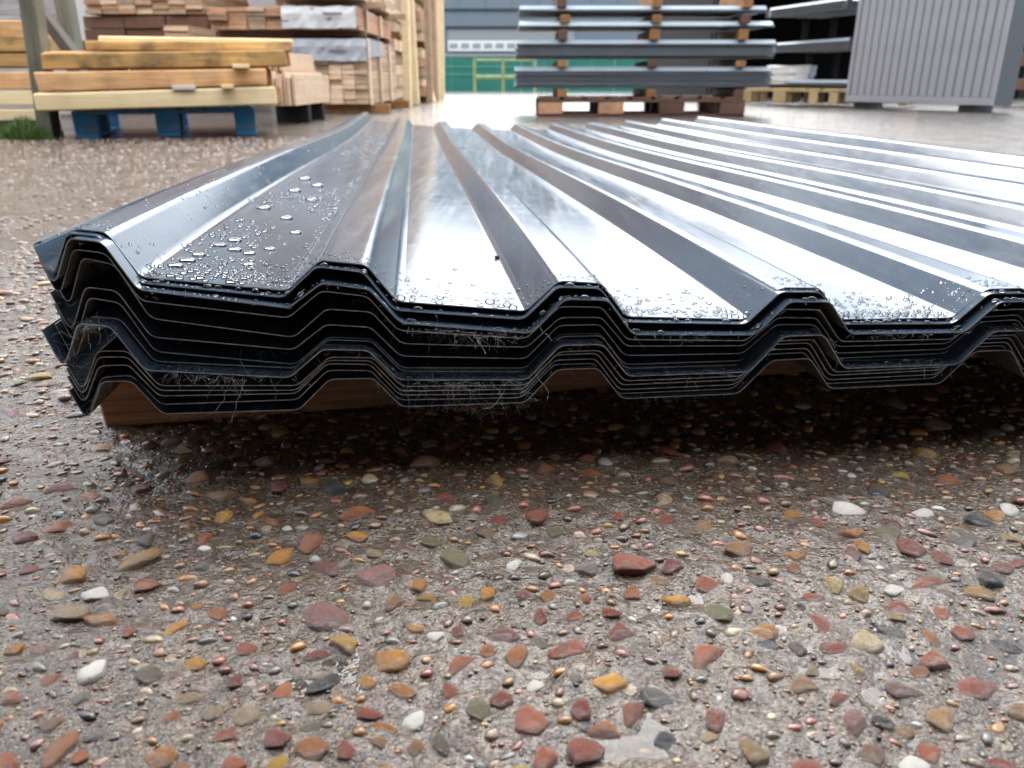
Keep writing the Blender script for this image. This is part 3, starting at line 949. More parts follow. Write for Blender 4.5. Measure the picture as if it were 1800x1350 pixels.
for k, (px, py, w, lab) in enumerate(((1352, 133, .62, 'upper white wrapped bundle at the end of the shed rack'), (1356, 149, .55, 'lower white wrapped bundle at the end of the shed rack'))):
    Yb = 12.3
    a = at(px, py, Yb)
    bm = bmesh.new()
    bmesh.ops.create_cube(bm, size=1)
    bmesh.ops.subdivide_edges(bm, edges=list(bm.edges), cuts=4, use_grid_fill=True)
    rr = random.Random(k)
    for v in bm.verts:
        v.co = Vector((v.co.x * w, v.co.y * .3, v.co.z * .125))
        v.co += Vector((rr.uniform(-.01, .01), rr.uniform(-.012, .012), rr.uniform(-.008, .008)))
    me = bpy.data.meshes.new('bundle'); bm.to_mesh(me); bm.free()
    o = link('wrapped_bundle', me, M['wrap']); o.location = a + Vector((w / 2, 0, .07)); o.rotation_euler = (0, 0, R(-35))
    tag(o, lab, 'bundle', 'white bundles by the shed rack')
for k, (px, py) in enumerate(((1302, 182), (1350, 183), (1412, 183))):
    g = on_z(px, py, 0)
    pallet((g.x, 12.0 - k * .55, 0), R(-34), .95, .75, .21, [M['pallet_pale']], ('pale pallet peeping out behind the yard stack', 'pale pallet under the middle of the shed rack', 'pale pallet beside the ribbed grey panel')[k],
           'pale pallets under the shed rack', deck=5, under=False)

# leaning ribbed grey panel
A = at(1486, 179, 10.3); B = at(1744, 191, 8.6)
rz = math.atan2(B.y - A.y, B.x - A.x)
PW = (Vector((B.x, B.y)) - Vector((A.x, A.y))).length
rp = empty('ribbed_panel', (A.x, A.y, 0.0), rz)
tag(rp, 'large grey ribbed metal panel standing before the dark shed', 'panel')
lean = R(-3)
hP, dP = 1.75, .30
zb0 = .07
inner = empty('tmp', (0, 0, 0))
bpy.data.objects.remove(inner)
box('back_body', (PW, dP, hP), (PW / 2, dP / 2 + .012, zb0), M['rib_panel_dark'], rp, b=.006)
box('bottom_frame', (PW, .03, .075), (PW / 2, 0, zb0), M['rib_panel'], rp, b=.004)
box('side_frame', (.05, .03, hP - .08), (.025, 0, zb0 + .077), M['rib_panel'], rp, b=.004)
box('side_frame', (.05, .03, hP - .08), (PW - .025, 0, zb0 + .077), M['rib_panel'], rp, b=.004)
nr = 17
for i in range(nr):
    w = (PW - .11) / nr
    vs = [(-w * .49, 0.010, 0), (-w * .40, -.002, 0), (w * .30, -.002, 0), (w * .40, .010, 0)]
    hh = hP - .085
    vv = vs + [(x, y, hh) for (x, y, z) in vs]
    if i == 0:
        rib_me = mesh_from('rib', vv, [(0, 1, 5, 4), (1, 2, 6, 5), (2, 3, 7, 6), (0, 4, 7, 3), (4, 5, 6, 7), (3, 2, 1, 0)], [M['rib_panel']])
    o = link('rib', rib_me, None, rp)
    o.location = (.055 + (i + .5) * w, 0, zb0 + .08)
for x in (.2, PW - .3):
    box('foot', (.2, .28, zb0 - .004), (x, .17, 0), M['black_trim'], rp, b=.003)

# dark timber in the shed at the far right
for k, (ya, yb) in enumerate(((48, 72), (92, 116), (138, 158))):
    Yd = 11.5
    a = at(1758, yb, Yd); t2 = at(1758, ya, Yd)
    o = box('timber_beam', (2.2, .25, t2.z - a.z), (a.x + 1.1, Yd + .12, a.z), M['board_dark'], None, b=.005, seed=k)
    tag(o, ('upper', 'middle', 'lower')[k] + ' dark brown beam racked behind the ribbed panel', 'beam', 'brown beams behind the ribbed panel')
for x in (.35, 1.8):
    a = at(1758, 150, 11.5)
    o = box('rack_post', (.09, .09, 1.9), (a.x + x, 11.92, 0), M['shed_dark'], None, b=.004)
    tag(o, 'dark rack upright behind the brown beams, ' + ('nearer the ribbed panel' if x < 1 else 'farther from the ribbed panel'), 'post')

# ------------------------------------------------------------------ THE STACK OF ROOFING SHEETS
SA = R(6.5)
SE = np.array([math.cos(SA), math.sin(SA), 0.0])       # across the ribs
SN = np.array([-math.sin(SA), math.cos(SA), 0.0])      # along the ribs
SP0 = np.array([-.0461, .6495, 0.0])
TH = .0009
NS = 14
# heights in mm of every sheet edge at the front, measured rib by rib
R_ = [[211.6, 206.3, 200.6, 194.5, 187.2, 165.0, 156.2, 140.8, 134.2, 113.5, 108.2, 100.8, 91.5, 87.0],
      [181.8, 174.5, 159.9, 155.1, 141.6, 128.3, 117.4, 114.4, 106.1, 100.3, 97.8, 94.2, 89.0, 81.3],
      [160.2, 153.8, 143.1, 137.8, 129.2, 122.6, 114.3, 111.2, 103.4, 98.7, 95.6, 90.8, 86.6, 82.3],
      [149.7, 144.6, 135.2, 129.5, 122.1, 116.3, 112.6, 109.4, 104.7, 101.5, 97.8, 93.3, 88.8, 83.3],
      [143.4, 138.0, 129.5, 123.0, 117.5, 113.2, 109.3, 105.5, 102.1, 98.8, 95.5, 92.1, 88.2, 83.7]]
P_ = [[167.5, 161.0, 153.5, 145.4, 126.2, 115.4, 100.6, 96.1, 88.1, 80.0, 75.9, 72.5, 66.5, 55.5],
      [140.6, 131.4, 118.6, 114.0, 105.8, 94.5, 85.4, 81.4, 74.6, 69.3, 65.0, 60.8, 57.2, 52.9],
      [124.1, 118.9, 108.4, 104.7, 99.9, 92.4, 84.4, 79.5, 73.0, 69.1, 64.7, 60.2, 56.0, 51.9],
      [118.0, 112.3, 103.4, 96.2, 91.2, 86.2, 82.0, 77.7, 72.8, 69.6, 66.0, 62.4, 57.8, 53.4]]
lift = np.array([0, 5, 9, 4, 0, 0, 0, 3, 10, 1, 0, -1, -2, 0], float)       # mm a sheet stands out towards the camera (see PROT)
PROT = np.array([0, 9, 18, 7, 0, 1, 0, 6, 22, 3, 0, -2, -4, 2], float)
R_ = np.array(R_) + PROT * .36
P_ = np.array(P_) + PROT * .36
val = R_[0] - 29.5
NR = 10
rib_c = [-281.0, -91.5] + [104.5 + 196 * k for k in range(8)]
pan_c = [-316.0, -196.0] + [6.5 + 196 * k for k in range(9)]
frontP = np.zeros((NS, 11)); frontR = np.zeros((NS, NR))
frontP[:, 0] = val
frontP[:, 1:5] = P_.T
for k in range(5, 11):
    top = 117 + .2 * (k - 5)
    frontP[:, k] = np.linspace(top, 53, NS)
frontR[:, :5] = R_.T
for k in range(5, NR):
    frontR[:, k] = np.linspace(top + 27, 83.5, NS)
farRtop = np.array([167, 139, 119, 109, 104, 107, 113, 120, 129, 138.])
farPtop = np.interp(pan_c, rib_c, farRtop) - 30
farPtop[0] = 167 - 29.5
fr_i = np.linspace(1, 0, NS)[:, None]
farP = 48 + fr_i * (farPtop[None] - 48)
farR = 78.5 + fr_i * (farRtop[None] - 78.5)
farP[:, 0] = farR[:, 0] - 29.5

# cross profile as (s, shape, kind index) with rounded bends
ctrl = [(-319, .74), (-312.5, 0), (-309, 0), (-294, 1), (-270, 1), (-250, 0)]
for k in range(1, NR):
    cl = -110 + 196 * (k - 1) if k > 0 else 0
    ctrl += [(cl - 28, 0), (cl, 1), (cl + 37, 1), (cl + 60, 0)]
ctrl += [(ctrl[-1][0] + 60, 0)]
prof = []
HGT = 31.0
for i, (s_, q) in enumerate(ctrl):
    if i in (0, len(ctrl) - 1): prof.append((s_, q)); continue
    p0 = np.array([ctrl[i - 1][0], ctrl[i - 1][1] * HGT]); p1 = np.array([s_, q * HGT]); p2 = np.array([ctrl[i + 1][0], ctrl[i + 1][1] * HGT])
    d0 = (p0 - p1); l0 = np.linalg.norm(d0); d0 /= l0
    d1 = (p2 - p1); l1 = np.linalg.norm(d1); d1 /= l1
    r0 = min(5.2, l0 * .42); r1_ = min(5.2, l1 * .42)
    a_, c_ = p1 + d0 * r0, p1 + d1 * r1_
    if l0 > 8: prof.append(tuple(a_ + d0 * .8))
    for tt in (0, .25, .5, .75, 1):
        b_ = a_ * (1 - tt) ** 2 + 2 * p1 * tt * (1 - tt) + c_ * tt ** 2
        prof.append(tuple(b_))
    if l1 > 8: prof.append(tuple(c_ + d1 * .8))
    prof[-1] = tuple(prof[-1])
prof = [(p[0], p[1] / HGT if abs(p[1]) > 1.0001 or i not in (0, len(prof) - 1) else p[1]) for i, p in enumerate(prof)]
prof[0] = ctrl[0]; prof[-1] = ctrl[-1]
PS = np.array([p[0] for p in prof]); PQ = np.array([p[1] for p in prof])
rib_of = np.argmin(np.abs(PS[:, None] - np.array(rib_c)[None]), 1)
LEN = 3.66

def sheet_z(i, s, q, ribk, t):
    """height in m of sheet i at across s (mm), profile q, along t (m); arrays broadcast"""
    w = sst(np.asarray(t) / (2.6 if i == 0 else 1.5))
    pc = np.array(pan_c)
    pf = np.interp(s, pc, frontP[i]); pr = np.interp(s, pc, farP[i])
    rc = np.array(rib_c)[ribk]
    hf = frontR[i][ribk] - np.interp(rc, pc, frontP[i])
    hr = farR[i][ribk] - np.interp(rc, pc, farP[i])
    return ((pf + hf * q) * (1 - w) + (pr + hr * q) * w) * .001

tv = np.concatenate([[0, .004, .012, .03, .06], np.linspace(.1, 1.0, 14), np.linspace(1.15, LEN, 16)])
def sheet_xyz(s, t, z):
    s = np.asarray(s) * .001
    return np.stack([SP0[0] + SE[0] * s + SN[0] * t, SP0[1] + SE[1] * s + SN[1] * t, z], -1)

words = ['topmost', 'second', 'third', 'fourth', 'fifth', 'sixth', 'seventh', 'eighth', 'ninth', 'tenth', 'eleventh', 'twelfth', 'thirteenth', 'bottom']
extra = ['dark slate box-profile roofing sheet with glossy wet face and scattered rain drops',
         'dark slate roofing sheet from the top of the wet stack, beaded along its edge',
         'dark slate roofing sheet from the top, standing out with large drops on its edge',
         'dark slate roofing sheet from the top, just below the beaded protruding one',
         'dark slate roofing sheet from the top, above the widest gap at the corner',
         'dark slate roofing sheet from the top, below the widest gap at the corner',
         'dark slate roofing sheet from the top of the wet stack',
         'dark slate roofing sheet from the top, tucked just above the fluffy protruding edge',
         'dark slate roofing sheet from the top, protruding with fluff hanging off its edge',
         'dark slate roofing sheet from the top, right below the fluffy protruding edge',
         'dark slate roofing sheet from the top of the wet stack',
         'dark slate roofing sheet from the top of the wet stack',
         'dark slate roofing sheet from the top, next to the bottom one',
         'dark slate roofing sheet lying on the brown bearer, pale edge and back showing']
sheets = []
for i in range(NS):
    front = -PROT[i] * .001 + random.uniform(-.0008, .0008)
    dt = (front) * np.clip(1 - tv / .1, 0, 1)
    tt = tv + dt
    S = PS[:, None] + np.zeros_like(tv)[None]
    T = np.zeros_like(PS)[:, None] + tt[None]
    jit = random.uniform(-2.5, 2.5)
    Z = sheet_z(i, PS[:, None], PQ[:, None], rib_of[:, None], np.maximum(T, 0))
    # handling dents: slight waviness that changes slowly along the sheet
    Z = Z + .00022 * vnoise(S * .001 + i, T, .13, 50 + i) + .0005 * vnoise(S * .001, T + i, .5, 80 + i)
    # bent lip at the left edge
    lipm = np.clip((-311 - S) / 22, 0, 1)
    lip_len = (.55, .7, .9, .85, 1.3, 1.25, .9, 1.0, 1.2, .8, .75, .9, .95, 1.1)[i]
    Z = Z + lipm * (lip_len - 1) * .016
    S2 = S - lipm * ((-14, -6, 0)[i] if i < 3 else 6) * (lip_len - .6) * (1 + .3 * np.sin(T * 7 + i)) + (jit if i else 0) * (1 if i < 9 else 1)
    top = sheet_xyz(S2, T, Z)
    n, m_ = len(PS), len(tv)
    # thickness straight down the profile normal (2-D)
    dS = np.gradient(S2, axis=0); dZ = np.gradient(Z * 1000, axis=0)
    ln = np.sqrt(dS ** 2 + dZ ** 2) + 1e-9
    bot = sheet_xyz(S2 + dZ / ln * TH * 1000, T, Z - dS / ln * TH)
    V = np.concatenate([top.reshape(-1, 3), bot.reshape(-1, 3)])
    I = np.arange(n * m_).reshape(n, m_); J = I + n * m_
    def q4(a, b, c, d): return np.stack([a, b, c, d], -1).reshape(-1, 4)
    Ft = q4(I[:-1, :-1], I[1:, :-1], I[1:, 1:], I[:-1, 1:])
    Fb = q4(J[:-1, :-1], J[:-1, 1:], J[1:, 1:], J[1:, :-1])
    Fe = np.concatenate([q4(I[:-1, 0], J[:-1, 0], J[1:, 0], I[1:, 0]), q4(I[:-1, -1], I[1:, -1], J[1:, -1], J[:-1, -1]),
                         q4(I[0, :-1], I[0, 1:], J[0, 1:], J[0, :-1]), q4(I[-1, :-1], J[-1, :-1], J[-1, 1:], I[-1, 1:])])
    Fa = np.concatenate([Ft, Fb, Fe])
    fm = np.concatenate([np.zeros(len(Ft)), np.ones(len(Fb)), np.full(len(Fe), 2)]).astype(np.int32)
    me = fast_mesh('roofing_sheet', V, Fa, [M['sheet'], M['sheet_under'], M['edge_wet' if i < 3 else 'edge']], True, fm)
    sm = np.ones(len(Fa), bool); sm[len(Ft) + len(Fb):] = False
    me.polygons.foreach_set('use_smooth', sm)
    # keep edge faces from bending the face normals
    o = link('roofing_sheet', me)
    es = o.modifiers.new('edges', 'EDGE_SPLIT'); es.split_angle = R(60)
    tag(o, words[i] + ' ' + extra[i], 'roofing sheet', 'roofing sheets in the wet stack')
    sheets.append((o, S2, T, Z))

# bearers under the stack
def stack_bearer(p, ang_, length, h, w, label):
    o = box('timber_bearer', (length, w, h), (p[0] + math.cos(ang_) * length / 2 - math.sin(ang_) * w / 2, p[1] + math.sin(ang_) * length / 2 + math.cos(ang_) * w / 2, 0.001), M['bearer'], None, (0, 0, ang_), .0025, 2, .002)
    return tag(o, label, 'bearer')
stack_bearer((-.400, .712), R(12.2), 2.2, .049, .075, 'wet brown wooden bearer under the near end of the roofing sheets')
for k, dd in enumerate((1.7, 3.3)):
    c = SP0 + SN * dd - SE * .3
    stack_bearer((c[0], c[1]), SA, 2.1, .046, .075, ('middle', 'far')[k] + ' hidden brown bearer under the roofing sheets')

# ------------------------------------------------------------------ rain drops on the sheets
def hemi(nseg, nring):
    vs = [(0, 0, 1)]; fs = []
    for r_ in range(1, nring + 1):
        a = math.pi / 2 * r_ / nring
        a2 = a * 1.0
        for k in range(nseg):
            b = 2 * math.pi * k / nseg
            vs.append((math.sin(a2) * math.cos(b), math.sin(a2) * math.sin(b), math.cos(a2) if r_ < nring else -.08))
    for k in range(nseg): fs.append((0, 1 + k, 1 + (k + 1) % nseg))
    for r_ in range(1, nring):
        o0 = 1 + (r_ - 1) * nseg; o1 = 1 + r_ * nseg
        for k in range(nseg):
            a, b, c, d = o0 + k, o1 + k, o1 + (k + 1) % nseg, o0 + (k + 1) % nseg
            fs += [(a, b, c), (a, c, d)]
    base = 1 + (nring - 1) * nseg
    for k in range(1, nseg - 1): fs.append((base, base + k + 1, base + k))
    return np.array(vs), np.array(fs)
HV, HF = hemi(10, 4)
hero_me = fast_mesh('drop', HV, HF, [M['drop']])

def surf(i, s, t):
    k = int(np.argmin(np.abs(np.array(rib_c) - s)))
    def zf(ss, t_):
        q = float(np.interp(ss, PS, PQ))
        return float(sheet_z(i, ss, q, k, max(t_, 0)))
    z = zf(s, t)
    e = 1.0
    dz = (zf(s + e, t) - zf(s - e, t)) / (2 * e * .001)
    p = sheet_xyz(s, t, z)
    n = Vector(tuple(-SE * dz + np.array([0, 0, 1.0]))).normalized()
    return Vector(p), n
cl_n = lambda s, t: 0.5 + 0.5 * float(vnoise(np.array(s * .001), np.array(t), .07, 99))
drops = []
def try_drop(i, s, t, r, flat=.78, el=1.0):
    for (j, s2, t2, r2, f2, e2) in drops[-700:]:
        if j == i and (s - s2) ** 2 + ((t - t2) * 1000) ** 2 < (r * 1000 * .95 + r2 * 1000 * .95) ** 2: return
    drops.append((i, s, t, r, flat, el))
rd = random.Random(5)
# pans near the front edge
for k in range(1, 5):
    c = pan_c[k]
    for n_ in range(560 if k > 1 else 260):
        s = c + rd.uniform(-56, 54); t = .003 + abs(rd.gauss(0, .036))
        r = .0006 + .0026 * rd.random() ** 3 + (.0022 * rd.random() if t < .02 else 0)
        try_drop(0, s, t, r)
# crowns and webs near the front
for k in range(0, 5):
    c = rib_c[k]
    for n_ in range(170):
        s = c + rd.uniform(-46, 44); t = .003 + abs(rd.gauss(0, .03 if abs(s - c) > 20 else .018))
        try_drop(0, s, t, .0005 + .0013 * rd.random() ** 3)
# wet first pan: clusters running back
for n_ in range(2700):
    s = rd.uniform(-250, -142); t = rd.uniform(.02, 3.0) ** 1.0
    t = .02 + 2.6 * rd.random() ** 1.6
    d = 0.5 + 0.5 * float(vnoise(np.array(s * .001), np.array(t), .06 + t * .03, 98))
    if d < .56 + .2 * rd.random(): continue
    try_drop(0, s, t, (.0006 + .0026 * rd.random() ** 3) * (1 + t * .5), .75)
for n_ in range(420):      # along the foot of the second rib
    t = .01 + 2.4 * rd.random() ** 1.4
    try_drop(0, -140 + rd.gauss(0, 5), t, (.0008 + .0022 * rd.random() ** 2) * (1 + .4 * t), .4)
for q in ((-236, .045, .0055), (-232, .068, .006), (-229, .094, .005), (-226, .118, .0062), (-222, .145, .0055), (-214, .175, .006), (-205, .13, .0055), (-200, .09, .0058), (-196, .06, .0052), (-190, .12, .005), (-182, .075, .0045), (-176, .15, .005), (-226, .24, .006), (-215, .30, .0068), (-200, .27, .006), (-188, .34, .0065), (-224, .40, .007), (-206, .47, .0075), (-180, .52, .007), (-214, .60, .008), (-192, .70, .0085), (-222, .78, .009), (-170, .42, .0065), (-165, .25, .0055)):
    try_drop(0, q[0], q[1], q[2], .55, 1.25)
for n_ in range(420):      # first web and crown
    s = rd.uniform(-293, -252); t = .02 + 1.8 * rd.random() ** 1.5
    if cl_n(s * 3, t) < .62: continue
    try_drop(0, s, t, (.0006 + .0012 * rd.random() ** 2) * (1 + t * .4), .5)
for n_ in range(260):
    k = rd.randrange(2, 5)
    try_drop(0, pan_c[k] + rd.uniform(-54, 54), .05 + rd.random() ** 1.5 * 1.2, .0004 + .0006 * rd.random())
# beads on the protruding lips of the sheets below
for i in (1, 2, 8, 3):
    for n_ in range(240 if i != 3 else 80):
        s = rd.uniform(-250, 540)
        t = -PROT[i] * .001 + rd.uniform(.0015, .008)
        try_drop(i, s, t, .0008 + .0032 * rd.random() ** 2.5, .85, 1.0 + rd.random() * .5)
def drop_matrix(d):
    i, s, t, r, flat, el = d
    if t < 0:
        p, n = surf(i, s, 0)
        p = p + Vector(tuple(SN)) * t
    else:
        p, n = surf(i, s, t)
    x = Vector(tuple(SE)); x = (x - n * x.dot(n)).normalized(); y = n.cross(x)
    m = Matrix((x * r * el, y * r, n * r * flat)).transposed().to_4x4()
    m.translation = p + n * r * .04
    return m
def screen_size(d):
    p = drop_matrix(d).translation
    return d[3] / max(.2, p.y) if abs(p.x / p.y) < .62 else 0
per = {}
drops.sort(key=screen_size, reverse=True)
for n_, d in enumerate(drops):
    if n_ < 90:
        o = link('rain_drop', hero_me, None, sheets[d[0]][0])
        o.matrix_local = drop_matrix(d)
    else:
        per.setdefault(d[0], []).append(d)
for i, lst in per.items():
    Vs, Fs = [], []
    for n_, d in enumerate(lst):
        m = np.array(drop_matrix(d))
        Vs.append(HV @ m[:3, :3].T + m[:3, 3]); Fs.append(HF + n_ * len(HV))
    o = link('rain_drops', fast_mesh('rain_drops', np.concatenate(Vs), np.concatenate(Fs), [M['drop']]), None, sheets[i][0])
    o['kind'] = 'stuff'

# black crumb on the third pan
p, n = surf(0, 54, .215)
bm = bmesh.new(); bmesh.ops.create_icosphere(bm, subdivisions=1, radius=.0028)
for v in bm.verts: v.co *= random.uniform(.6, 1.3)
me = bpy.data.meshes.new('crumb'); bm.to_mesh(me); bm.free()
o = link('crumb', me, M['crumb']); o.location = p + n * .0015
tag(o, 'tiny black crumb of dirt lying on the shiny top sheet', 'crumb')

# ------------------------------------------------------------------ fluff caught on the sheet edges
fv, ff = [], []
def strand(pts, r):
    b0 = len(fv)
    for j, p in enumerate(pts):
        d = (pts[min(j + 1, len(pts) - 1)] - pts[max(j - 1, 0)]).normalized()
        u = d.orthogonal().normalized(); w = d.cross(u)
        for k in range(3):
            an = 2.094 * k
            fv.append(p + (u * math.cos(an) + w * math.sin(an)) * r)
    for j in range(len(pts) - 1):
        for k in range(3):
            a, b = b0 + j * 3 + k, b0 + j * 3 + (k + 1) % 3
            ff.append((a, b, b + 3, a + 3))
rf = random.Random(11)
def fluff(i, s0, spread, n, hang, length, thick=.00003):
    for _ in range(n):
        s = s0 + rf.gauss(0, spread)
        if i == 'free': continue
        p, nn = surf(i, s, 0)
        if rf.random() < .35: continue
        p = p + Vector(tuple(SN)) * (-PROT[i] * .001 - .0006) + Vector((0, 0, -rf.random() * .004))
        d = Vector((rf.gauss(0, 1), -.25 - rf.random() * .3, -hang + rf.gauss(0, .55))).normalized()
        pts = [p.copy()]; L = length * (.22 + rf.random() ** 2.5 * 1.2) / 6
        for j in range(6):
            d = (d + Vector((rf.gauss(0, .45), rf.gauss(0, .25), rf.gauss(0, .40) - .05 * hang))).normalized()
            p = p + d * L
            pts.append(p.copy())
        strand(pts, thick * (1 + rf.random()))
fluff(2, 10, 30, 150, .6, .018)
fluff(3, 0, 30, 80, .5, .014)
fluff(8, 6, 34, 200, .8, .022)
fluff(8, 20, 20, 24, 1.0, .034, .00005)
fluff(13, 24, 30, 130, .35, .016)
fluff(8, -190, 28, 110, .8, .016)
fluff(8, -190, 24, 14, 1.0, .03, .00005)
fluff(5, -150, 24, 40, .6, .012)
fluff(13, -200, 34, 120, .4, .012)
fluff(2, 200, 36, 60, .6, .012)
fluff(2, 390, 30, 50, .5, .010)
fluff(8, 200, 30, 50, .7, .012)
fluff(8, 400, 34, 60, .7, .012)
fluff(13, 200, 40, 60, .4, .008)
fluff(8, -296, 12, 130, .4, .018)
fluff(9, -305, 8, 80, .3, .014)
fluff(4, -290, 20, 60, .3, .012)
fluff(1, -310, 8, 60, .2, .010)
fluff(13, -300, 10, 80, .3, .012)
for k in range(5): 
    fluff(8, rib_c[k], 40, 26, .2, .007)
    fluff(2, rib_c[k], 40, 16, .2, .006)
o = link('fluff', mesh_from('fluff', fv, ff, [M['silk']], smooth=True))
tag(o, 'white wispy fluff and cobweb caught on the cut sheet edges', 'fluff', kind='stuff')

# ------------------------------------------------------------------ stones in the concrete
def stone_mesh(seed, sub, mat=None):
    r = random.Random(seed)
    bm = bmesh.new(); bmesh.ops.create_icosphere(bm, subdivisions=sub, radius=1)
    planes = []
    for _ in range(r.randrange(5, 9)):
        v = Vector((r.gauss(0, 1), r.gauss(0, 1), r.gauss(0, .35))).normalized()
        planes.append((v, r.uniform(.5, .86)))
    ph = [r.uniform(0, 6) for _ in range(6)]
    for v in bm.verts:
        c = v.co.normalized()
        k = 1 + .10 * math.sin(2.3 * c.x + ph[0]) * math.cos(2.1 * c.y + ph[1]) + .06 * math.sin(5 * c.x + ph[2]) * math.sin(4.5 * c.y + ph[3] + c.z * 3)
        p = c * k
        for (n, d) in planes:
            e = p.dot(n) - d
            if e > 0: p = p - n * e * .85
        v.co = p
    me = bpy.data.meshes.new('stone'); bm.to_mesh(me); bm.free()
    me.polygons.foreach_set('use_smooth', [True] * len(me.polygons))
    if mat: me.materials.append(mat)
    return me

measured = '''1489 880 68 32 W|1395 893 40 20 O|1503 926 56 26 O|1436 914 34 18 R|1301 955 64 30 B|1402 967 46 36 O|1397 996 34 18 O|1496 962 34 30 P|1518 955 30 20 O|1600 953 54 34 R
1657 970 46 32 R|1243 1015 54 30 R|1282 1010 26 26 W|1465 1020 38 30 Y|1513 1032 42 34 Y|1633 1021 98 22 R|1573 1032 44 18 W|1722 1035 52 26 Y|1583 1063 50 26 R|1655 1068 40 28 R
1409 1062 17 18 K|1636 1109 32 34 O|1445 1087 40 40 R|1525 1119 56 40 C|1337 1102 60 28 O|1349 1123 38 22 K|1405 1131 40 30 G|1467 1128 74 26 R|1412 1193 66 40 B|1718 1198 100 36 R
1595 1205 76 34 B|1501 1258 54 56 P|1477 1220 50 24 R|1258 1254 46 40 R|1328 1309 52 52 B|1421 1336 90 40 R|1657 1254 60 50 B|1535 1321 56 40 B|1609 1336 66 34 W|1636 1311 56 34 R
1248 1287 36 24 C|1508 1172 30 26 Y|1110 986 100 42 R|1040 966 28 16 C|634 900 72 26 R|879 909 46 22 R|1089 902 36 22 R|802 970 56 44 D|657 1006 98 54 P|737 1020 44 32 O|752 1044 40 20 Y
903 986 34 24 W|821 1049 34 26 Y|918 1042 36 26 P|963 1039 28 26 O|1115 1032 40 30 R|1028 1044 26 28 R|1016 1073 44 24 R|951 1075 28 30 R|807 1102 30 28 R|1009 1131 94 36 R|1093 1102 52 40 R
910 1143 48 44 O|684 1150 72 42 O|1074 1186 98 52 O|790 1203 36 44 R|882 1220 52 32 R|932 1254 80 66 R|1024 1237 44 42 R|1028 1304 88 66 R|959 1321 54 46 R|730 1254 46 34 W|841 1234 46 56 D
778 1295 36 56 D|1168 1287 54 34 K|607 1314 44 42 R|728 1304 30 34 B|915 1345 40 20 Y|1180 1177 44 26 R|166 1177 54 36 W|262 1181 54 36 D|330 1218 52 24 T|308 1100 32 40 O|349 1066 32 20 O
392 900 36 28 O|453 897 22 26 O|489 857 36 24 R|546 943 52 36 R|359 941 36 24 R|212 972 26 18 Y|209 1038 22 18 C|563 1076 100 48 P|561 1141 60 24 R|498 1203 44 46 R|554 1232 58 30 C|433 1249 50 44 C
104 1309 52 56 O|140 1325 34 34 R|486 1292 60 46 R|400 1286 56 32 R|489 1336 44 32 Y|411 1338 54 36 R|301 1256 32 32 R|373 1249 38 28 C|128 1148 24 48 P|226 1107 28 28 R|416 1196 32 28 R'''
stones = []     # x, y, rx, ry, kind, rot, measured
for tok in measured.replace('\n', '|').split('|'):
    px, py, w, h, kd = tok.split(); px, py, w, h = map(float, (px, py, w, h))
    g = on_z(px, py + h * .15, .002)
    dist = (g - Vector((0, 0, CAM_H)))
    t_ = dist.dot(Vector((0, CP, -SP)))
    sinv = -dist.normalized().z
    rx = w * t_ / FPX / 2 * 1.06; ry = max(rx * .45, min(rx * 1.5, h * t_ / FPX / 2 / sinv * .92))
    stones.append((g.x, g.y, rx, ry, kd, random.uniform(-.35, .35), True))
cell = {}
def reg(s):
    cell.setdefault((int(s[0] // .03), int(s[1] // .03)), []).append(s)
for s in stones: reg(s)
def free(x, y, r):
    cx, cy = int(x // .03), int(y // .03)
    for i in range(cx - 1, cx + 2):
        for j in range(cy - 1, cy + 2):
            for s in cell.get((i, j), ()):
                if math.hypot(x - s[0], y - s[1]) < r * .9 + (s[2] + s[3]) * .45: return False
    return True
kinds = 'RRRRRRRRROOOOOYYBBBBGGGDKWCCPTT'
rs = random.Random(3)
for n_ in range(42000):
    x = rs.uniform(-1.0, 1.1); y = .27 + 1.35 * rs.random() ** 1.3
    if abs(x) > .12 + y * .72: continue
    r = .0019 + .0080 * rs.random() ** 3.2
    if n_ < 16000:
        r = .0042 + .0095 * rs.random() ** 2.0
        if y > .62 and rs.random() < .45: continue
    dens = .75 + .25 * (0.5 + 0.5 * float(vnoise(np.array(x), np.array(y), .12, 31)))
    if rs.random() > dens or not free(x, y, r): continue
    s = (x, y, r * rs.uniform(.9, 1.35), r * rs.uniform(.65, 1.0), rs.choice(kinds), rs.uniform(-.9, .9), False)
    stones.append(s); reg(s)

def in_view(s):
    v = Vector((s[0], s[1], 0)) - Vector((0, 0, CAM_H))
    zc = v.dot(Vector((0, CP, -SP))); yc = v.dot(Vector((0, SP, CP)))
    px = 900 + FPX * v.x / zc; py = 675 - FPX * yc / zc
    if not (-20 < px < 1820 and 700 < py < 1370) and not (px < 200 and py > 250): return 0
    if px > 200 and py < 760: return 0
    return (s[2] + s[3]) / zc
big = [s for s in stones if in_view(s) > 0]
big.sort(key=lambda s: (s[6], in_view(s)), reverse=True)
heroes = set(id(s) for s in big[:296])
variants = {k: [stone_mesh(hash_ * 17 + ord(k), 3, M['stone_' + k]) for hash_ in range(5)] for k in STONE}
small_src = [stone_mesh(500 + k, 2) for k in range(8)]
small_np = []
for me in small_src:
    v = np.zeros(len(me.vertices) * 3, np.float32); me.vertices.foreach_get('co', v)
    f = np.zeros(len(me.polygons) * 3, np.int32); me.polygons.foreach_get('vertices', f)
    small_np.append((v.reshape(-1, 3), f.reshape(-1, 3)))
SV, SF, SC, base = [], [], [], 0
def embed(s, rx):
    gz = float(ground_z(s[0], s[1]))
    hz = min(s[2], s[3]) * (.62 if not s[6] else .58)
    return gz, hz
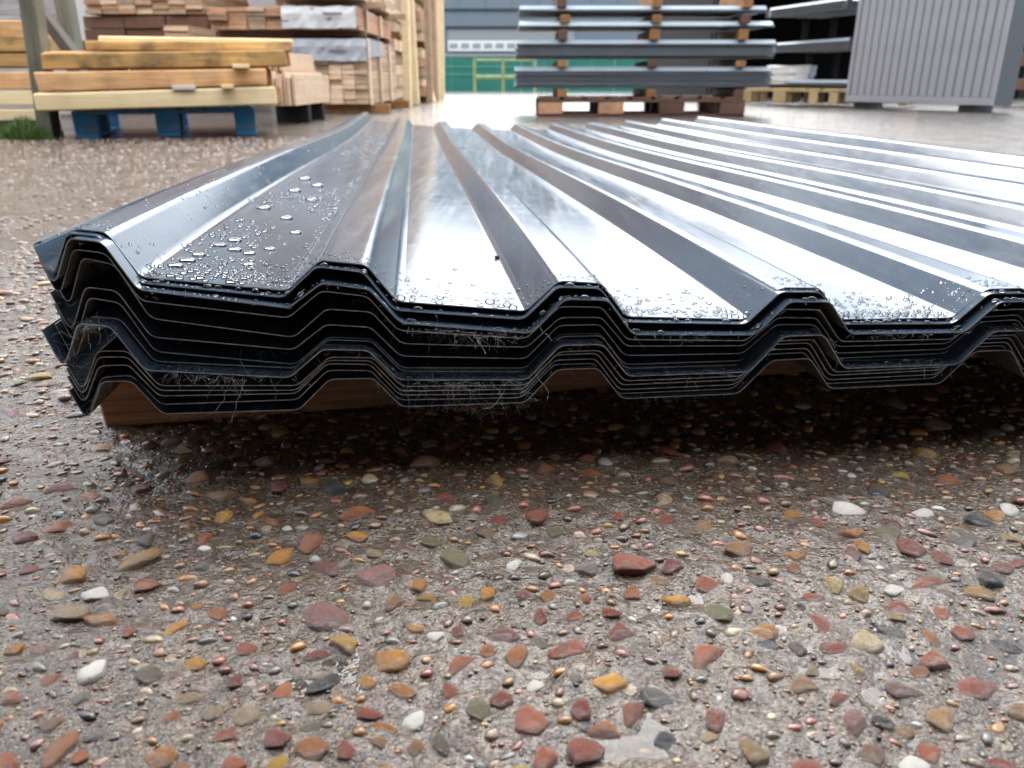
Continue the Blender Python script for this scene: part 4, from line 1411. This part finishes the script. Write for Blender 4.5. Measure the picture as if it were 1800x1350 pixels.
for s in stones:
    x, y, rx, ry, kd, rot, _ = s
    gz, hz = embed(s, rx)
    if id(s) in heroes:
        o = link('pebble', rs.choice(variants[kd]), None, ground)
        o.location = (x, y, gz - hz * (.06 + .42 * rs.random()))
        o.rotation_euler = (rs.uniform(-.12, .12), rs.uniform(-.12, .12), rot)
        o.scale = (rx, ry, hz)
    else:
        v, f = rs.choice(small_np)
        c, s_ = math.cos(rot), math.sin(rot)
        p = v * np.array([rx, ry, hz])
        p = np.stack([p[:, 0] * c - p[:, 1] * s_ + x, p[:, 0] * s_ + p[:, 1] * c + y, p[:, 2] + gz - hz * (.0 + .42 * rs.random())], -1)
        SV.append(p); SF.append(f + base); base += len(p)
        k = rs.uniform(.25, .68)
        SC.append(np.tile(np.array([*(min(1, q * k) for q in STONE[kd]), 1.0]), (len(p), 1)))
# fine grit
bm = bmesh.new(); bmesh.ops.create_icosphere(bm, subdivisions=1, radius=1)
iv = np.array([v.co for v in bm.verts]); itf = np.array([[v.index for v in f.verts] for f in bm.faces]); bm.free()
GN = 26000
gx_ = rng.uniform(-1.0, 1.1, GN); gy_ = .27 + 1.5 * rng.random(GN) ** 1.5
keep = np.abs(gx_) < .12 + gy_ * .72
gx_, gy_ = gx_[keep], gy_[keep]
gzv = ground_z(gx_, gy_)
grr = .0004 + .0015 * rng.random(len(gx_)) ** 2.4
palette = np.array([STONE[k] for k in kinds]) * .8
pick = (palette[rng.integers(0, len(palette), len(gx_))] * .55 + np.array([.13, .105, .08]) * .45) * rng.uniform(.25, .85, (len(gx_), 1))
jj = rng.uniform(.65, 1.35, (len(gx_), len(iv), 3))
pv = iv[None] * jj * grr[:, None, None] * np.array([1.15, .9, .75]) + np.stack([gx_, gy_, gzv], -1)[:, None]
FN = 15000
fx_ = rng.uniform(-3.2, .2, FN); fy_ = .75 + 4.2 * rng.random(FN) ** 1.25
kp = (fx_ > -.72 * fy_ - .15) & (fx_ < -.40 - .115 * (fy_ - .6)) | ((rng.random(FN) < .0))
fx_, fy_ = fx_[kp], fy_[kp]
fr2 = (.0022 + .0055 * rng.random(len(fx_)) ** 2.2)
fpick = palette[rng.integers(0, len(palette), len(fx_))] * rng.uniform(.35, 1.25, (len(fx_), 1)) * .55 + np.array([.11, .10, .092])
fz_ = ground_z(fx_, fy_)
fpv = iv[None] * rng.uniform(.75, 1.25, (len(fx_), len(iv), 3)) * fr2[:, None, None] * np.array([1.2, .95, .6]) + np.stack([fx_, fy_, fz_], -1)[:, None]
pv = np.concatenate([pv, fpv]); pick = np.concatenate([pick, fpick]); gx_ = np.concatenate([gx_, fx_])
SV.append(pv.reshape(-1, 3))
SF.append((itf[None] + (np.arange(len(gx_)) * len(iv))[:, None, None]).reshape(-1, 3) + base)
SC.append(np.repeat(np.concatenate([np.clip(pick, 0, 1), np.ones((len(pick), 1))], 1), len(iv), 0))
me = fast_mesh('gravel', np.concatenate(SV), np.concatenate(SF), [M['gravel']])
ca = me.color_attributes.new('Col', 'FLOAT_COLOR', 'POINT')
ca.data.foreach_set('color', np.concatenate(SC).astype(np.float32).ravel())
gv_ = link('gravel', me, None, ground)
gv_['kind'] = 'stuff'
